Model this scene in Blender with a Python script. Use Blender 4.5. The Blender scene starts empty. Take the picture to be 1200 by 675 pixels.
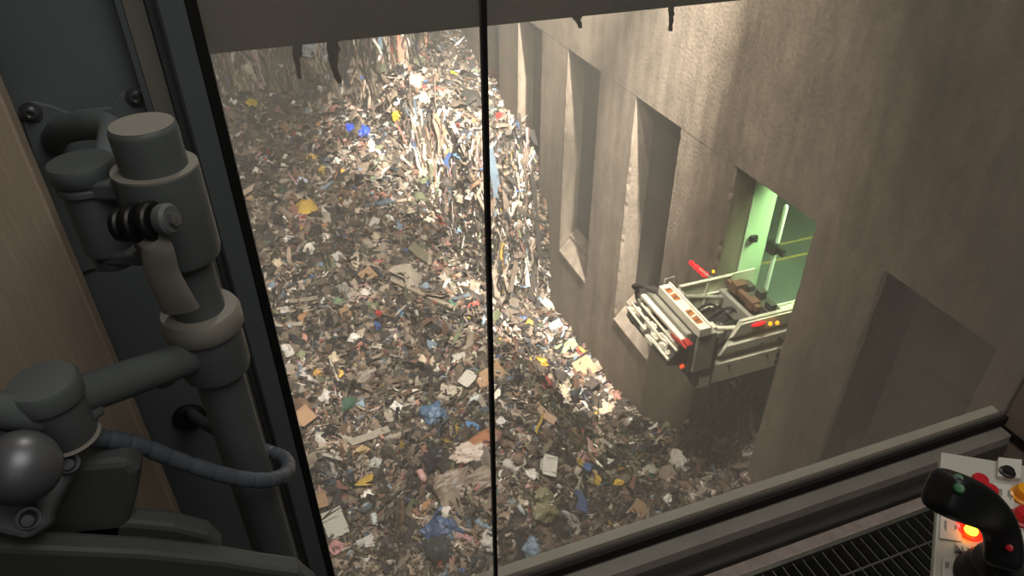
import bpy, bmesh, math, random
import numpy as np
from mathutils import Vector, Matrix, noise as mnoise

random.seed(7); rng = np.random.default_rng(11)
SC = bpy.context.scene
COL = SC.collection
R = math.radians

# ------------------------------------------------------------------ camera
F_PX, PITCH, YAW = 845.0, R(35.1), R(20.3)
FW = Vector((math.sin(YAW)*math.cos(PITCH), math.cos(YAW)*math.cos(PITCH), -math.sin(PITCH)))
RT = Vector((math.cos(YAW), -math.sin(YAW), 0))
UP = RT.cross(FW)
cam = bpy.data.objects.new('camera', bpy.data.cameras.new('camera'))
COL.objects.link(cam)
cam.data.sensor_width = 36; cam.data.lens = 36*F_PX/1200
cam.data.clip_start = 0.05; cam.data.clip_end = 200
cam.matrix_world = Matrix((RT, UP, -FW)).transposed().to_4x4()
SC.camera = cam

def ray(px, py): return FW + RT*((px-600)/F_PX) - UP*((py-337.5)/F_PX)
def onX(px, py, v): r = ray(px, py); return r*(v/r.x)
def onY(px, py, v): r = ray(px, py); return r*(v/r.y)
def onZ(px, py, v): r = ray(px, py); return r*(v/r.z)
def proj(P):
    P = Vector(P); d = P.dot(FW)
    return (600+F_PX*P.dot(RT)/d, 337.5-F_PX*P.dot(UP)/d)

# ------------------------------------------------------------------ materials
def lin(c):
    return tuple(((x/255)/12.92 if x/255 <= .04045 else ((x/255+.055)/1.055)**2.4) for x in c)
MATS = {}
def mat(name, rgb, rough=.6, metal=0, var=.12, scale=20, bump=0, bscale=60, emit=None, estr=0, spec=.4, coord='Object', stretch=None, objcolor=False, attr=None):
    m = bpy.data.materials.new(name); m.use_nodes = True
    nt = m.node_tree; b = nt.nodes['Principled BSDF']
    b.inputs['Roughness'].default_value = rough; b.inputs['Metallic'].default_value = metal
    b.inputs['Specular IOR Level'].default_value = spec
    c = lin(rgb)
    tc = nt.nodes.new('ShaderNodeTexCoord'); mp = nt.nodes.new('ShaderNodeMapping')
    nt.links.new(tc.outputs[coord], mp.inputs[0])
    if stretch: mp.inputs['Scale'].default_value = stretch
    if objcolor or attr:
        if attr:
            oi = nt.nodes.new('ShaderNodeAttribute'); oi.attribute_name = attr
        else:
            oi = nt.nodes.new('ShaderNodeObjectInfo')
        colsock = oi.outputs['Color']
    else:
        rgbn = nt.nodes.new('ShaderNodeRGB'); rgbn.outputs[0].default_value = (*c, 1); colsock = rgbn.outputs[0]
    n = nt.nodes.new('ShaderNodeTexNoise'); n.inputs['Scale'].default_value = scale; n.inputs['Detail'].default_value = 6
    nt.links.new(mp.outputs[0], n.inputs['Vector'])
    mr = nt.nodes.new('ShaderNodeMapRange'); mr.inputs['From Min'].default_value = .25; mr.inputs['From Max'].default_value = .75
    mr.inputs['To Min'].default_value = 1-var; mr.inputs['To Max'].default_value = 1+var
    nt.links.new(n.outputs[0], mr.inputs[0])
    mx = nt.nodes.new('ShaderNodeVectorMath'); mx.operation = 'SCALE'
    nt.links.new(colsock, mx.inputs[0]); nt.links.new(mr.outputs[0], mx.inputs['Scale'])
    nt.links.new(mx.outputs[0], b.inputs['Base Color'])
    if bump:
        n2 = nt.nodes.new('ShaderNodeTexNoise'); n2.inputs['Scale'].default_value = bscale; n2.inputs['Detail'].default_value = 4
        nt.links.new(mp.outputs[0], n2.inputs['Vector'])
        bp = nt.nodes.new('ShaderNodeBump'); bp.inputs['Strength'].default_value = bump; bp.inputs['Distance'].default_value = .02
        nt.links.new(n2.outputs[0], bp.inputs['Height']); nt.links.new(bp.outputs[0], b.inputs['Normal'])
    if emit:
        b.inputs['Emission Color'].default_value = (*lin(emit), 1); b.inputs['Emission Strength'].default_value = estr
    MATS[name] = m
    return m

def concrete(name, rgb, seam=True):
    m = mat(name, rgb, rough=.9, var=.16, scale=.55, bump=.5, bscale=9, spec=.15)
    nt = m.node_tree; b = nt.nodes['Principled BSDF']
    src = b.inputs['Base Color'].links[0].from_socket
    tc = next(n for n in nt.nodes if n.type == 'TEX_COORD')
    def layer(scale, stretch, lo, hi, src, detail=5):
        mp = nt.nodes.new('ShaderNodeMapping'); mp.inputs['Scale'].default_value = stretch
        nt.links.new(tc.outputs['Object'], mp.inputs[0])
        n = nt.nodes.new('ShaderNodeTexNoise'); n.inputs['Scale'].default_value = scale; n.inputs['Detail'].default_value = detail
        nt.links.new(mp.outputs[0], n.inputs['Vector'])
        mr = nt.nodes.new('ShaderNodeMapRange'); mr.inputs['From Min'].default_value = .3; mr.inputs['From Max'].default_value = .7
        mr.inputs['To Min'].default_value = lo; mr.inputs['To Max'].default_value = hi
        nt.links.new(n.outputs[0], mr.inputs[0])
        v = nt.nodes.new('ShaderNodeVectorMath'); v.operation = 'SCALE'
        nt.links.new(src, v.inputs[0]); nt.links.new(mr.outputs[0], v.inputs['Scale'])
        return v.outputs[0]
    s = layer(1.2, (1.5, 1.5, .12), .76, 1.18, src)       # run-off streaks
    s = layer(9, (1, 1, 1), .78, 1.18, s)                 # grain
    s = layer(2.6, (1, 1, .5), .8, 1.14, s, 9)
    nt.links.new(s, b.inputs['Base Color'])
    return m

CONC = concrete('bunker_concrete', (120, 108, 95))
CONC2 = concrete('gate_shade_concrete', (70, 63, 56))  # darkened to put the bay recesses' shadow into the colour; hall shares it
BEAMC = concrete('beam_concrete', (72, 72, 70))
REFUSE = mat('refuse_mix', (80, 70, 60), rough=.75, var=.25, scale=3, attr='tone', spec=.3)
BAG = mat('bag_film', (200, 200, 200), rough=.38, var=.22, scale=6, bump=.5, bscale=14, objcolor=True, spec=.5)
CARD = mat('card_stock', (200, 200, 200), rough=.8, var=.18, scale=7, bump=.15, bscale=20, objcolor=True)
WOODY = mat('weathered_wood', (200, 200, 200), rough=.8, var=.3, scale=5, objcolor=True, stretch=(.4, 6, 6))
METAL_D = mat('cab_dark_paint', (108, 116, 117), rough=.55, var=.08, scale=9, spec=.35)
FRAME_D = mat('frame_dark_paint', (97, 104, 105), rough=.5, var=.06, scale=6)
FRAME_L = mat('frame_grey_rubber', (124, 121, 112), rough=.7, var=.08, scale=7)
GASKET = mat('black_rubber', (9, 9, 9), rough=.7, var=.1)
SILL = mat('sill_paint', (206, 200, 188), rough=.6, var=.12, scale=14)
SILL_P = mat('ledge_paint', (226, 208, 198), rough=.7, var=.2, scale=30)
SILL_D = mat('channel_dark', (104, 101, 97), rough=.35, var=.1, scale=8)
ARM_D = mat('arm_grey_plastic', (92, 98, 98), rough=.5, var=.07, scale=15)
ARM_L = mat('arm_light_grey', (142, 138, 128), rough=.5, var=.06, scale=15)
ARM_M = mat('arm_metal', (112, 114, 118), rough=.4, metal=.55, var=.08, scale=10)
SCREW = mat('screw_steel', (170, 172, 175), rough=.3, metal=.9, var=.1)
BLACKP = mat('black_plastic', (20, 20, 21), rough=.42, var=.1, scale=40)
HOSE = mat('cable_wrap', (84, 91, 100), rough=.4, var=.12, scale=8)
BOARD = mat('plywood_laminate', (198, 178, 156), rough=.7, var=.12, scale=4, stretch=(5, 5, .6), bump=.1, bscale=30)
MON = mat('monitor_plastic', (78, 82, 80), rough=.55, var=.06, scale=18)
GRATE = mat('grating_steel', (112, 112, 104), rough=.45, metal=.5, var=.15, scale=9)
PANEL = mat('console_paint', (172, 170, 160), rough=.5, var=.05, scale=9)
PLATE = mat('label_plate', (186, 183, 174), rough=.5, var=.04)
INK = mat('print_ink', (96, 94, 92), rough=.6, var=.05)
GREENB = mat('green_button', (26, 92, 52), rough=.35, var=.05)
REDB = mat('red_button', (176, 30, 40), rough=.3, var=.05)
AMBERB = mat('amber_button', (226, 150, 30), rough=.3, var=.05)
LITRED = mat('lit_red_lens', (255, 30, 10), rough=.3, var=.03, emit=(255, 30, 6), estr=2.6)
LITCORE = mat('lit_filament', (255, 200, 60), rough=.3, var=.03, emit=(255, 190, 40), estr=6)
TRUCKW = mat('truck_cream_paint', (206, 202, 178), rough=.55, var=.13, scale=2.5)
TRUCKG = mat('truck_grey_paint', (150, 146, 130), rough=.6, var=.2, scale=3)
TRUCKD = mat('truck_dirty_steel', (62, 57, 50), rough=.7, var=.3, scale=4)
TRUCKB = mat('truck_black_rubber', (22, 22, 22), rough=.7, var=.2, scale=6)
TRUCKWH = mat('truck_white_paint', (232, 222, 200), rough=.5, var=.12, scale=3)
AMBERP = mat('amber_reflector', (176, 106, 44), rough=.4, var=.25, scale=12)
REDREF = mat('red_reflector', (178, 44, 40), rough=.4, var=.15, scale=12)
BROWN = mat('rust_brown', (104, 72, 54), rough=.7, var=.3, scale=9)
RAGM = mat('grimy_rag', (40, 38, 34), rough=.9, var=.2, scale=10)
LAMP_R = mat('red_lamp_glow', (255, 20, 25), rough=.4, var=.02, emit=(255, 18, 28), estr=2.4)
LAMP_A = mat('amber_lamp_glow', (255, 170, 30), rough=.4, var=.02, emit=(255, 160, 20), estr=2.6)
LAMP_O = mat('orange_lamp_glow', (255, 90, 40), rough=.4, var=.02, emit=(255, 80, 30), estr=1.4)
HALLP = mat('hall_pale_paint', (190, 204, 178), rough=.7, var=.06, scale=1.5)
POLE = mat('pole_white_paint', (232, 236, 226), rough=.4, var=.04)
WALLBEIGE = mat('cab_wall_beige', (176, 158, 142), rough=.8, var=.06)

def hall_floor_material():
    m = mat('hall_asphalt', (84, 88, 86), rough=.75, var=.18, scale=.8)
    nt = m.node_tree; b = nt.nodes['Principled BSDF']
    src = b.inputs['Base Color'].links[0].from_socket
    tc = next(n for n in nt.nodes if n.type == 'TEX_COORD')
    sp = nt.nodes.new('ShaderNodeSeparateXYZ'); nt.links.new(tc.outputs['Object'], sp.inputs[0])
    tot = None
    for yc in (19.16, 18.24, 12.2):
        s = nt.nodes.new('ShaderNodeMath'); s.operation = 'SUBTRACT'; s.inputs[1].default_value = yc
        nt.links.new(sp.outputs['Y'], s.inputs[0])
        a = nt.nodes.new('ShaderNodeMath'); a.operation = 'ABSOLUTE'; nt.links.new(s.outputs[0], a.inputs[0])
        l = nt.nodes.new('ShaderNodeMath'); l.operation = 'LESS_THAN'; l.inputs[1].default_value = .06
        nt.links.new(a.outputs[0], l.inputs[0])
        if tot is None: tot = l.outputs[0]
        else:
            ad = nt.nodes.new('ShaderNodeMath'); ad.operation = 'MAXIMUM'
            nt.links.new(tot, ad.inputs[0]); nt.links.new(l.outputs[0], ad.inputs[1]); tot = ad.outputs[0]
    wn = nt.nodes.new('ShaderNodeTexNoise'); wn.inputs['Scale'].default_value = 5; nt.links.new(tc.outputs['Object'], wn.inputs['Vector'])
    mu = nt.nodes.new('ShaderNodeMath'); mu.operation = 'MULTIPLY'; nt.links.new(tot, mu.inputs[0]); nt.links.new(wn.outputs[0], mu.inputs[1])
    mx = nt.nodes.new('ShaderNodeMix'); mx.data_type = 'RGBA'
    nt.links.new(mu.outputs[0], mx.inputs['Factor']); nt.links.new(src, mx.inputs[6])
    mx.inputs[7].default_value = (*lin((240, 190, 60)), 1)
    nt.links.new(mx.outputs[2], b.inputs['Base Color'])
    return m
HALLF = hall_floor_material()

def glass_material():
    m = bpy.data.materials.new('dusty_glass'); m.use_nodes = True
    nt = m.node_tree; nt.nodes.clear()
    out = nt.nodes.new('ShaderNodeOutputMaterial')
    tr = nt.nodes.new('ShaderNodeBsdfTransparent'); tr.inputs[0].default_value = (.9, .92, .9, 1)
    df = nt.nodes.new('ShaderNodeBsdfDiffuse'); df.inputs[0].default_value = (.50, .49, .45, 1)
    tl = nt.nodes.new('ShaderNodeBsdfTranslucent'); tl.inputs[0].default_value = (.5, .48, .43, 1)
    dd = nt.nodes.new('ShaderNodeMixShader'); dd.inputs[0].default_value = .5
    nt.links.new(df.outputs[0], dd.inputs[1]); nt.links.new(tl.outputs[0], dd.inputs[2])
    tc = nt.nodes.new('ShaderNodeTexCoord')
    n1 = nt.nodes.new('ShaderNodeTexNoise'); n1.inputs['Scale'].default_value = 2.2; n1.inputs['Detail'].default_value = 6
    mp = nt.nodes.new('ShaderNodeMapping'); mp.inputs['Rotation'].default_value = (0, R(35), 0); mp.inputs['Scale'].default_value = (1, 1, .45)
    nt.links.new(tc.outputs['Object'], mp.inputs[0]); nt.links.new(mp.outputs[0], n1.inputs['Vector'])
    mr = nt.nodes.new('ShaderNodeMapRange'); mr.inputs['From Min'].default_value = .3; mr.inputs['From Max'].default_value = .75
    mr.inputs['To Min'].default_value = DUST[0]; mr.inputs['To Max'].default_value = DUST[1]
    nt.links.new(n1.outputs[0], mr.inputs[0])
    sx = nt.nodes.new('ShaderNodeSeparateXYZ'); nt.links.new(tc.outputs['Object'], sx.inputs[0])      # settled dust, thicker low on the pane
    m2 = nt.nodes.new('ShaderNodeMapRange'); m2.inputs['From Min'].default_value = 0; m2.inputs['From Max'].default_value = .9
    m2.inputs['To Min'].default_value = .13; m2.inputs['To Max'].default_value = 0
    nt.links.new(sx.outputs['Z'], m2.inputs[0])
    ad = nt.nodes.new('ShaderNodeMath'); ad.operation = 'ADD'; nt.links.new(mr.outputs[0], ad.inputs[0]); nt.links.new(m2.outputs[0], ad.inputs[1])
    mix = nt.nodes.new('ShaderNodeMixShader')
    nt.links.new(ad.outputs[0], mix.inputs[0]); nt.links.new(tr.outputs[0], mix.inputs[1]); nt.links.new(dd.outputs[0], mix.inputs[2])
    gl = nt.nodes.new('ShaderNodeBsdfGlossy'); gl.inputs['Roughness'].default_value = .03
    fr = nt.nodes.new('ShaderNodeFresnel'); fr.inputs['IOR'].default_value = 1.25
    mix2 = nt.nodes.new('ShaderNodeMixShader')
    ge = nt.nodes.new('ShaderNodeNewGeometry')          # reflect at the near face only
    fm = nt.nodes.new('ShaderNodeMath'); fm.operation = 'SUBTRACT'; fm.use_clamp = True
    nt.links.new(fr.outputs[0], fm.inputs[0]); nt.links.new(ge.outputs['Backfacing'], fm.inputs[1])
    nt.links.new(fm.outputs[0], mix2.inputs[0]); nt.links.new(mix.outputs[0], mix2.inputs[1]); nt.links.new(gl.outputs[0], mix2.inputs[2])
    nt.links.new(mix2.outputs[0], out.inputs['Surface'])
    return m
DUST = (.12, .26)
GLASS = glass_material()

# ------------------------------------------------------------------ object helpers
def tag(o, label=None, cat=None, group=None, kind=None):
    if label: o['label'] = label
    if cat: o['category'] = cat
    if group: o['group'] = group
    if kind: o['kind'] = kind
    return o
def finish(name, bm, m, parent=None, smooth=False, bevel=0, origin=None):
    me = bpy.data.meshes.new(name)
    bmesh.ops.recalc_face_normals(bm, faces=bm.faces)
    if origin is None and parent is None:
        lo = Vector((min(v.co.x for v in bm.verts), min(v.co.y for v in bm.verts), min(v.co.z for v in bm.verts)))
        hi = Vector((max(v.co.x for v in bm.verts), max(v.co.y for v in bm.verts), max(v.co.z for v in bm.verts)))
        origin = Vector(((lo.x+hi.x)/2, (lo.y+hi.y)/2, lo.z))
    if origin is not None: bmesh.ops.translate(bm, verts=bm.verts, vec=-Vector(origin))
    if smooth:
        for f in bm.faces: f.smooth = True
    bm.to_mesh(me); bm.free()
    o = bpy.data.objects.new(name, me); COL.objects.link(o)
    me.materials.append(m)
    if origin is not None: o.location = origin
    if parent is not None:
        o.parent = parent
        o.matrix_parent_inverse = parent_world(parent).inverted()
    if smooth and hasattr(me, 'set_sharp_from_angle'): me.set_sharp_from_angle(angle=R(40))
    if bevel:
        md = o.modifiers.new('bevel', 'BEVEL'); md.width = bevel; md.segments = 2; md.limit_method = 'ANGLE'; md.angle_limit = R(40)
    return o
def parent_world(p):
    M = Matrix.Translation(p.location) @ p.rotation_euler.to_matrix().to_4x4()
    return (parent_world(p.parent) @ p.matrix_parent_inverse @ M) if p.parent else M
def thing(name, loc, label, cat, group=None):
    o = bpy.data.objects.new(name, None); COL.objects.link(o); o.location = loc; o.empty_display_size = .1
    return tag(o, label, cat, group)
def B(): return bmesh.new()
def box(bm, lo, hi, M=None):
    lo = Vector(lo); hi = Vector(hi); c = (lo+hi)/2; s = hi-lo
    r = bmesh.ops.create_cube(bm, size=1, matrix=Matrix.Translation(c) @ Matrix.Diagonal((*s, 1)))
    if M is not None: bmesh.ops.transform(bm, verts=r['verts'], matrix=M)
    return r['verts']
def frame_z(d):
    d = Vector(d).normalized(); a = Vector((0, 0, 1)) if abs(d.z) < .95 else Vector((1, 0, 0))
    x = a.cross(d).normalized(); y = d.cross(x)
    return Matrix((x, y, d)).transposed()
def cyl(bm, p0, p1, r0, r1=None, seg=32, caps=True):
    p0 = Vector(p0); p1 = Vector(p1); r1 = r0 if r1 is None else r1
    L = (p1-p0).length
    M = Matrix.Translation((p0+p1)/2) @ frame_z(p1-p0).to_4x4()
    bmesh.ops.create_cone(bm, cap_ends=caps, segments=seg, radius1=r0, radius2=r1, depth=L, matrix=M)
def lathe(bm, p0, axis, prof, seg=40):
    """prof: (radius, height) pairs along axis from p0"""
    p0 = Vector(p0); Mx = frame_z(axis); rings = []
    for r, h in prof:
        if r < 1e-6: rings.append([bm.verts.new(p0 + Mx @ Vector((0, 0, h)))])
        else: rings.append([bm.verts.new(p0 + Mx @ Vector((r*math.cos(2*math.pi*k/seg), r*math.sin(2*math.pi*k/seg), h))) for k in range(seg)])
    for a, b in zip(rings, rings[1:]):
        for k in range(seg):
            k2 = (k+1) % seg
            if len(a) == 1 and len(b) == 1: continue
            if len(a) == 1: bm.faces.new((a[0], b[k], b[k2]))
            elif len(b) == 1: bm.faces.new((a[k], b[0], a[k2]))
            else: bm.faces.new((a[k], b[k], b[k2], a[k2]))
    if len(rings[0]) > 1: bm.faces.new(rings[0])
    if len(rings[-1]) > 1: bm.faces.new(rings[-1])
def spline(pts, n=8):
    pts = [Vector(p) for p in pts]; out = []
    P = [pts[0]*2-pts[1]] + pts + [pts[-1]*2-pts[-2]]
    for i in range(1, len(P)-2):
        for k in range(n):
            t = k/n; a, b, c, d = P[i-1], P[i], P[i+1], P[i+2]
            out.append(.5*((2*b)+(c-a)*t+(2*a-5*b+4*c-d)*t*t+(3*b-a-3*c+d)*t**3))
    out.append(pts[-1]); return out
def tube(bm, pts, r, seg=12, rfun=None, flat=1.0, upv=None):
    pts = [Vector(p) for p in pts]; rings = []; prev = None
    for i, p in enumerate(pts):
        d = (pts[min(i+1, len(pts)-1)]-pts[max(i-1, 0)]).normalized()
        if prev is None:
            x = (upv or (Vector((0, 0, 1)) if abs(d.z) < .9 else Vector((1, 0, 0))))
        else: x = prev
        x = (x - d*x.dot(d)).normalized(); prev = x; y = d.cross(x)
        rr = rfun(i/(len(pts)-1)) if rfun else r
        rx, ry = (rr if isinstance(rr, tuple) else (rr*flat, rr))
        rings.append([bm.verts.new(p + x*rx*math.cos(2*math.pi*k/seg) + y*ry*math.sin(2*math.pi*k/seg)) for k in range(seg)])
    for a, b in zip(rings, rings[1:]):
        for k in range(seg): bm.faces.new((a[k], a[(k+1) % seg], b[(k+1) % seg], b[k]))
    bm.faces.new(rings[0]); bm.faces.new(rings[-1])
def prism(bm, poly, a, b):
    """poly: list of Vectors of one face, extruded by vector b-a"""
    va = [bm.verts.new(Vector(p)+Vector(a)) for p in poly]; vb = [bm.verts.new(Vector(p)+Vector(b)) for p in poly]
    bm.faces.new(va); bm.faces.new(list(reversed(vb)))
    n = len(poly)
    for k in range(n): bm.faces.new((va[k], vb[k], vb[(k+1) % n], va[(k+1) % n]))

# ------------------------------------------------------------------ numpy value noise
_perm = rng.random((256, 256))
def vnoise(x, y):
    xi = np.floor(x).astype(int); yi = np.floor(y).astype(int); fx = x-xi; fy = y-yi
    fx = fx*fx*(3-2*fx); fy = fy*fy*(3-2*fy)
    g = lambda a, b: _perm[a % 256, b % 256]
    return (g(xi, yi)*(1-fx)+g(xi+1, yi)*fx)*(1-fy)+(g(xi, yi+1)*(1-fx)+g(xi+1, yi+1)*fx)*fy-.5
def sst(a, b, x):
    t = np.clip((x-a)/(b-a), 0, 1); return t*t*(3-2*t)

# ------------------------------------------------------------------ the heap
def heap_z(X, Y):
    X = np.asarray(X, float); Y = np.asarray(Y, float)
    zp = -18.4 + .085*(Y-12) - .5*sst(5, -6, X) + 1.6*(vnoise(X*.16+3, Y*.13))
    xr = np.interp(Y, [4, 12, 15.6, 19, 22.6, 26.7, 33.7, 42], [4.2, 5.2, 5.8, 6.2, 6.4, 6.4, 7.0, 8.2]) + .9*vnoise(X*0+7.3, Y*.5)
    zt = np.interp(Y, [4, 12.6, 18.4, 23, 29, 50], [-19.2, -19.4, -22.3, -23.3, -23.2, -22])
    drop = zp-zt
    w = np.maximum(2.2, drop*np.interp(Y, [18, 25, 29], [1.25, .85, .5]))
    t = sst(0, 1, (X-xr)/w)
    z = zp-drop*t
    yc = 29.8+(13-X)*.95 + 1.3*vnoise(X*.9+20, Y*0+3)+.8*vnoise(X*2.7+2, Y*0+8)
    zb = -16.0+.24*(Y-30.5)+1.3*vnoise(X*.5, Y*.4)
    k = sst(0, 1.5, Y-yc)*sst(6.4, 7.8, X+.5*vnoise(X, Y))
    z = z*(1-k)+np.maximum(zb, z)*k
    ledge = sst(0, .8, Y-yc+.9)*sst(9.6, 11.2, X)*(1-k)      # a lower shoulder by the wall
    z = z*(1-ledge)+np.maximum(z, -18.2+.8*vnoise(X*.8, Y*.8))*ledge
    yb = np.interp(X, [-10, 2.5, 4.2, 8.4, 10, 13], [46, 45, 42.2, 41.6, 43, 46]) + 1.2*vnoise(X*.6+1, Y*0)
    up = sst(0, 1.4, Y-yb)
    z = z+up*(4.2+.5*(Y-yb)*.4)
    z = z-1.3*np.exp(-(((X-7.0)/1.1)**2+((Y-41.4)/1.0)**2))   # the hollow under the clump
    z = z+3.4*np.exp(-(((X-13.7)/.9)**2+((Y-14.3)/1.5)**2))     # spill under the open bay
    return z+.75*vnoise(X*.45, Y*.45)+.45*vnoise(X*1.1+9, Y*1.1)+.30*vnoise(X*2.3, Y*2.3+5)+.16*vnoise(X*5, Y*5)
def hit(px, py, lift=0):
    r = ray(px, py); ts = np.arange(8, 75, .04)
    z = heap_z(r.x*ts, r.y*ts)
    i = int(np.argmax(r.z*ts < z)); t = ts[i]
    return Vector((r.x*t, r.y*t, float(z[i])+lift))
def heap_normal(p, e=.35):
    x, y = p.x, p.y
    zx = float(heap_z(x+e, y)-heap_z(x-e, y))/(2*e); zy = float(heap_z(x, y+e)-heap_z(x, y-e))/(2*e)
    return Vector((-zx, -zy, 1)).normalized()

PAL = [((50, 46, 42), 16), ((70, 62, 55), 17), ((98, 85, 73), 18), ((126, 110, 95), 17), ((150, 135, 119), 11), ((172, 160, 145), 6),
       ((204, 196, 184), 4.5), ((34, 34, 36), 8), ((112, 84, 66), 6), ((146, 104, 92), 3), ((86, 96, 106), 2.4), ((62, 88, 130), .5),
       ((96, 100, 76), 2.5), ((64, 98, 78), .3), ((150, 62, 56), .4), ((190, 156, 70), .4), ((124, 142, 156), 1.2), ((160, 122, 122), 1.2)]
PALC = np.array([lin(c) for c, w in PAL]); PALW = np.array([w for c, w in PAL], float); PALW /= PALW.sum()

def build_heap():
    xs = np.arange(-9, 13.8, .16); ys = np.arange(3, 50, .16)
    gx, gy = np.meshgrid(xs, ys); gz = heap_z(gx, gy)
    V = np.stack([gx, gy, gz], -1).reshape(-1, 3); nx, ny = len(xs), len(ys)
    i = np.arange((ny-1)*(nx-1)); rr = i//(nx-1); cc = i % (nx-1); a = rr*nx+cc
    Q = np.stack([a, a+1, a+nx+1, a+nx], -1)
    # patches of the same heap in the loading bays of the wall
    cx_ = (V[Q[:, 0], 0]+V[Q[:, 2], 0])/2; cy_ = (V[Q[:, 0], 1]+V[Q[:, 2], 1])/2
    Q = Q[(cx_ < 12.98) | ((cy_ > 12.5) & (cy_ < 16.05))]
    base_cols = PALC[rng.choice(len(PALC), len(Q), p=PALW)]*.55
    # ---- loose pieces
    P0, P1, P2, P3 = V[Q[:, 0]], V[Q[:, 1]], V[Q[:, 2]], V[Q[:, 3]]
    N = np.cross(P2-P0, P3-P1); area = np.linalg.norm(N, axis=1)/2; N /= (2*area[:, None])
    C = (P0+P1+P2+P3)/4
    # what the window can see (generous margin), so no effort goes to buried corners
    FWv, RTv, UPv = np.array(FW), np.array(RT), np.array(UP)
    d = C@FWv; u = 600+F_PX*(C@RTv)/d; v = 337.5-F_PX*(C@UPv)/d
    vis = (d > 0) & (u > 120) & (u < 1050) & (v > -60) & (v < 800)
    dist = np.linalg.norm(C, axis=1)
    size = .185*np.clip(dist/30, .8, 1.2)
    w = area*vis/size**2
    n = 135000
    idx = rng.choice(len(Q), n, p=w/w.sum())
    s, t = rng.random((2, n, 1))
    pos = P0[idx]*(1-s)*(1-t)+P1[idx]*s*(1-t)+P2[idx]*s*t+P3[idx]*(1-s)*t
    nor = N[idx]+rng.normal(0, .38, (n, 3)); nor /= np.linalg.norm(nor, axis=1)[:, None]
    rv = rng.normal(0, 1, (n, 3)); tx = np.cross(nor, rv); tx /= np.linalg.norm(tx, axis=1)[:, None]; ty = np.cross(nor, tx)
    sz = size[idx]*np.exp(rng.normal(-.12, .45, n))
    asp = np.exp(rng.normal(0, .45, n))
    steep = (N[idx][:, 2] < .5) & (N[idx][:, 1] < -.55)
    verts, faces, cols = [V], [Q], [base_cols]
    off = len(V)
    col = PALC[rng.choice(len(PALC), n, p=PALW)]*np.exp(rng.normal(0, .22, (n, 1)))
    # the refuse lies in loads: darker loads of black sacks and paler loads of paper
    load = vnoise(pos[:, 0]*.75+40, pos[:, 1]*.6+11)+.6*vnoise(pos[:, 0]*1.9+4, pos[:, 1]*1.7+31)
    dark = load < -.19
    col[dark] *= .52
    col[load > .2] *= 1.18
    kind = rng.random(n)
    kind[steep & (rng.random(n) < .42)] = .99
    # crumpled sheets: 4x4 grids pushed about
    def emit_sheet(sel, g, rough, lift, sx, sy):
        nonlocal off
        m = sel.sum()
        if not m: return
        gu, gv = np.meshgrid(np.linspace(-.5, .5, g), np.linspace(-.5, .5, g)); gu = gu.ravel(); gv = gv.ravel()
        k = g*g
        jit = rng.normal(0, rough/g, (m, k, 2)); hh = rng.normal(0, rough*.42, (m, k))+lift-.9*(gu**2+gv**2)
        lx = (gu+jit[..., 0])*sx[:, None]; ly = (gv+jit[..., 1])*sy[:, None]; lz = hh*np.minimum(sx, sy)[:, None]
        W = pos[sel][:, None]+lx[..., None]*tx[sel][:, None]+ly[..., None]*ty[sel][:, None]+lz[..., None]*nor[sel][:, None]
        q = np.array([(r*g+c, r*g+c+1, (r+1)*g+c+1, (r+1)*g+c) for r in range(g-1) for c in range(g-1)])
        f = (off+np.arange(m)[:, None, None]*k+q[None]).reshape(-1, 4)
        verts.append(W.reshape(-1, 3)); faces.append(f)
        cc = np.repeat(col[sel], len(q), 0)
        cols.append(cc); off += m*k
    a = kind < .64
    emit_sheet(a, 4, .55, .38, (sz*1.15*asp)[a], (sz*1.15/asp)[a])
    a = (kind >= .64) & (kind < .79)
    emit_sheet(a, 3, .22, .18, (sz*1.5*asp)[a], (sz*.8/asp)[a])
    # boxy bits
    a = (kind >= .79) & ((kind < .93) & ~steep | (kind < .86)); m = a.sum()
    cb = np.array([(x, y, z) for z in (-.5, .5) for y in (-.5, .5) for x in (-.5, .5)], float)
    dim = np.stack([sz[a]*.95*asp[a], sz[a]*.65/asp[a], sz[a]*rng.uniform(.15, .6, m)], -1)
    L = (cb[None]+rng.normal(0, .07, (m, 8, 3)))*dim[:, None]
    W = pos[a][:, None]+L[..., :1]*tx[a][:, None]+L[..., 1:2]*ty[a][:, None]+(L[..., 2:]+.12*sz[a][:, None, None])*nor[a][:, None]
    q = np.array([(0, 1, 3, 2), (4, 6, 7, 5), (0, 4, 5, 1), (2, 3, 7, 6), (0, 2, 6, 4), (1, 5, 7, 3)])
    faces.append((off+np.arange(m)[:, None, None]*8+q[None]).reshape(-1, 4)); verts.append(W.reshape(-1, 3)); cols.append(np.repeat(col[a], 6, 0)); off += m*8
    # long strips and stalks
    a = (kind >= .93) | (steep & (kind >= .86)); m = a.sum()
    g = 5
    lg = sz[a]*rng.uniform(1.6, 3.2, m); wd = sz[a]*rng.uniform(.2, .5, m)
    along = tx[a].copy()
    st = steep[a]
    dn = np.array([0, -.12, -1.0])[None]+rng.normal(0, .16, (m, 3)); dn /= np.linalg.norm(dn, axis=1)[:, None]
    along[st] = dn[st]
    across = np.cross(nor[a], along); across /= np.linalg.norm(across, axis=1)[:, None]
    out = np.cross(along, across); out *= np.sign((out*N[idx][a]).sum(1))[:, None]
    lg = np.where(st, lg*rng.uniform(1.5, 4, m), lg)
    uu = np.linspace(-.5, .5, g)
    W = np.zeros((m, g, 2, 3))
    bend = rng.normal(0, .05, (m, g, 1))*lg[:, None, None]
    for j, sd in enumerate((-.5, .5)):
        W[:, :, j] = pos[a][:, None]+uu[None, :, None]*lg[:, None, None]*along[:, None]+(sd*wd[:, None, None]+bend)*across[:, None]+(.12+.06*rng.random((m, g, 1)))*out[:, None]
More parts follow.
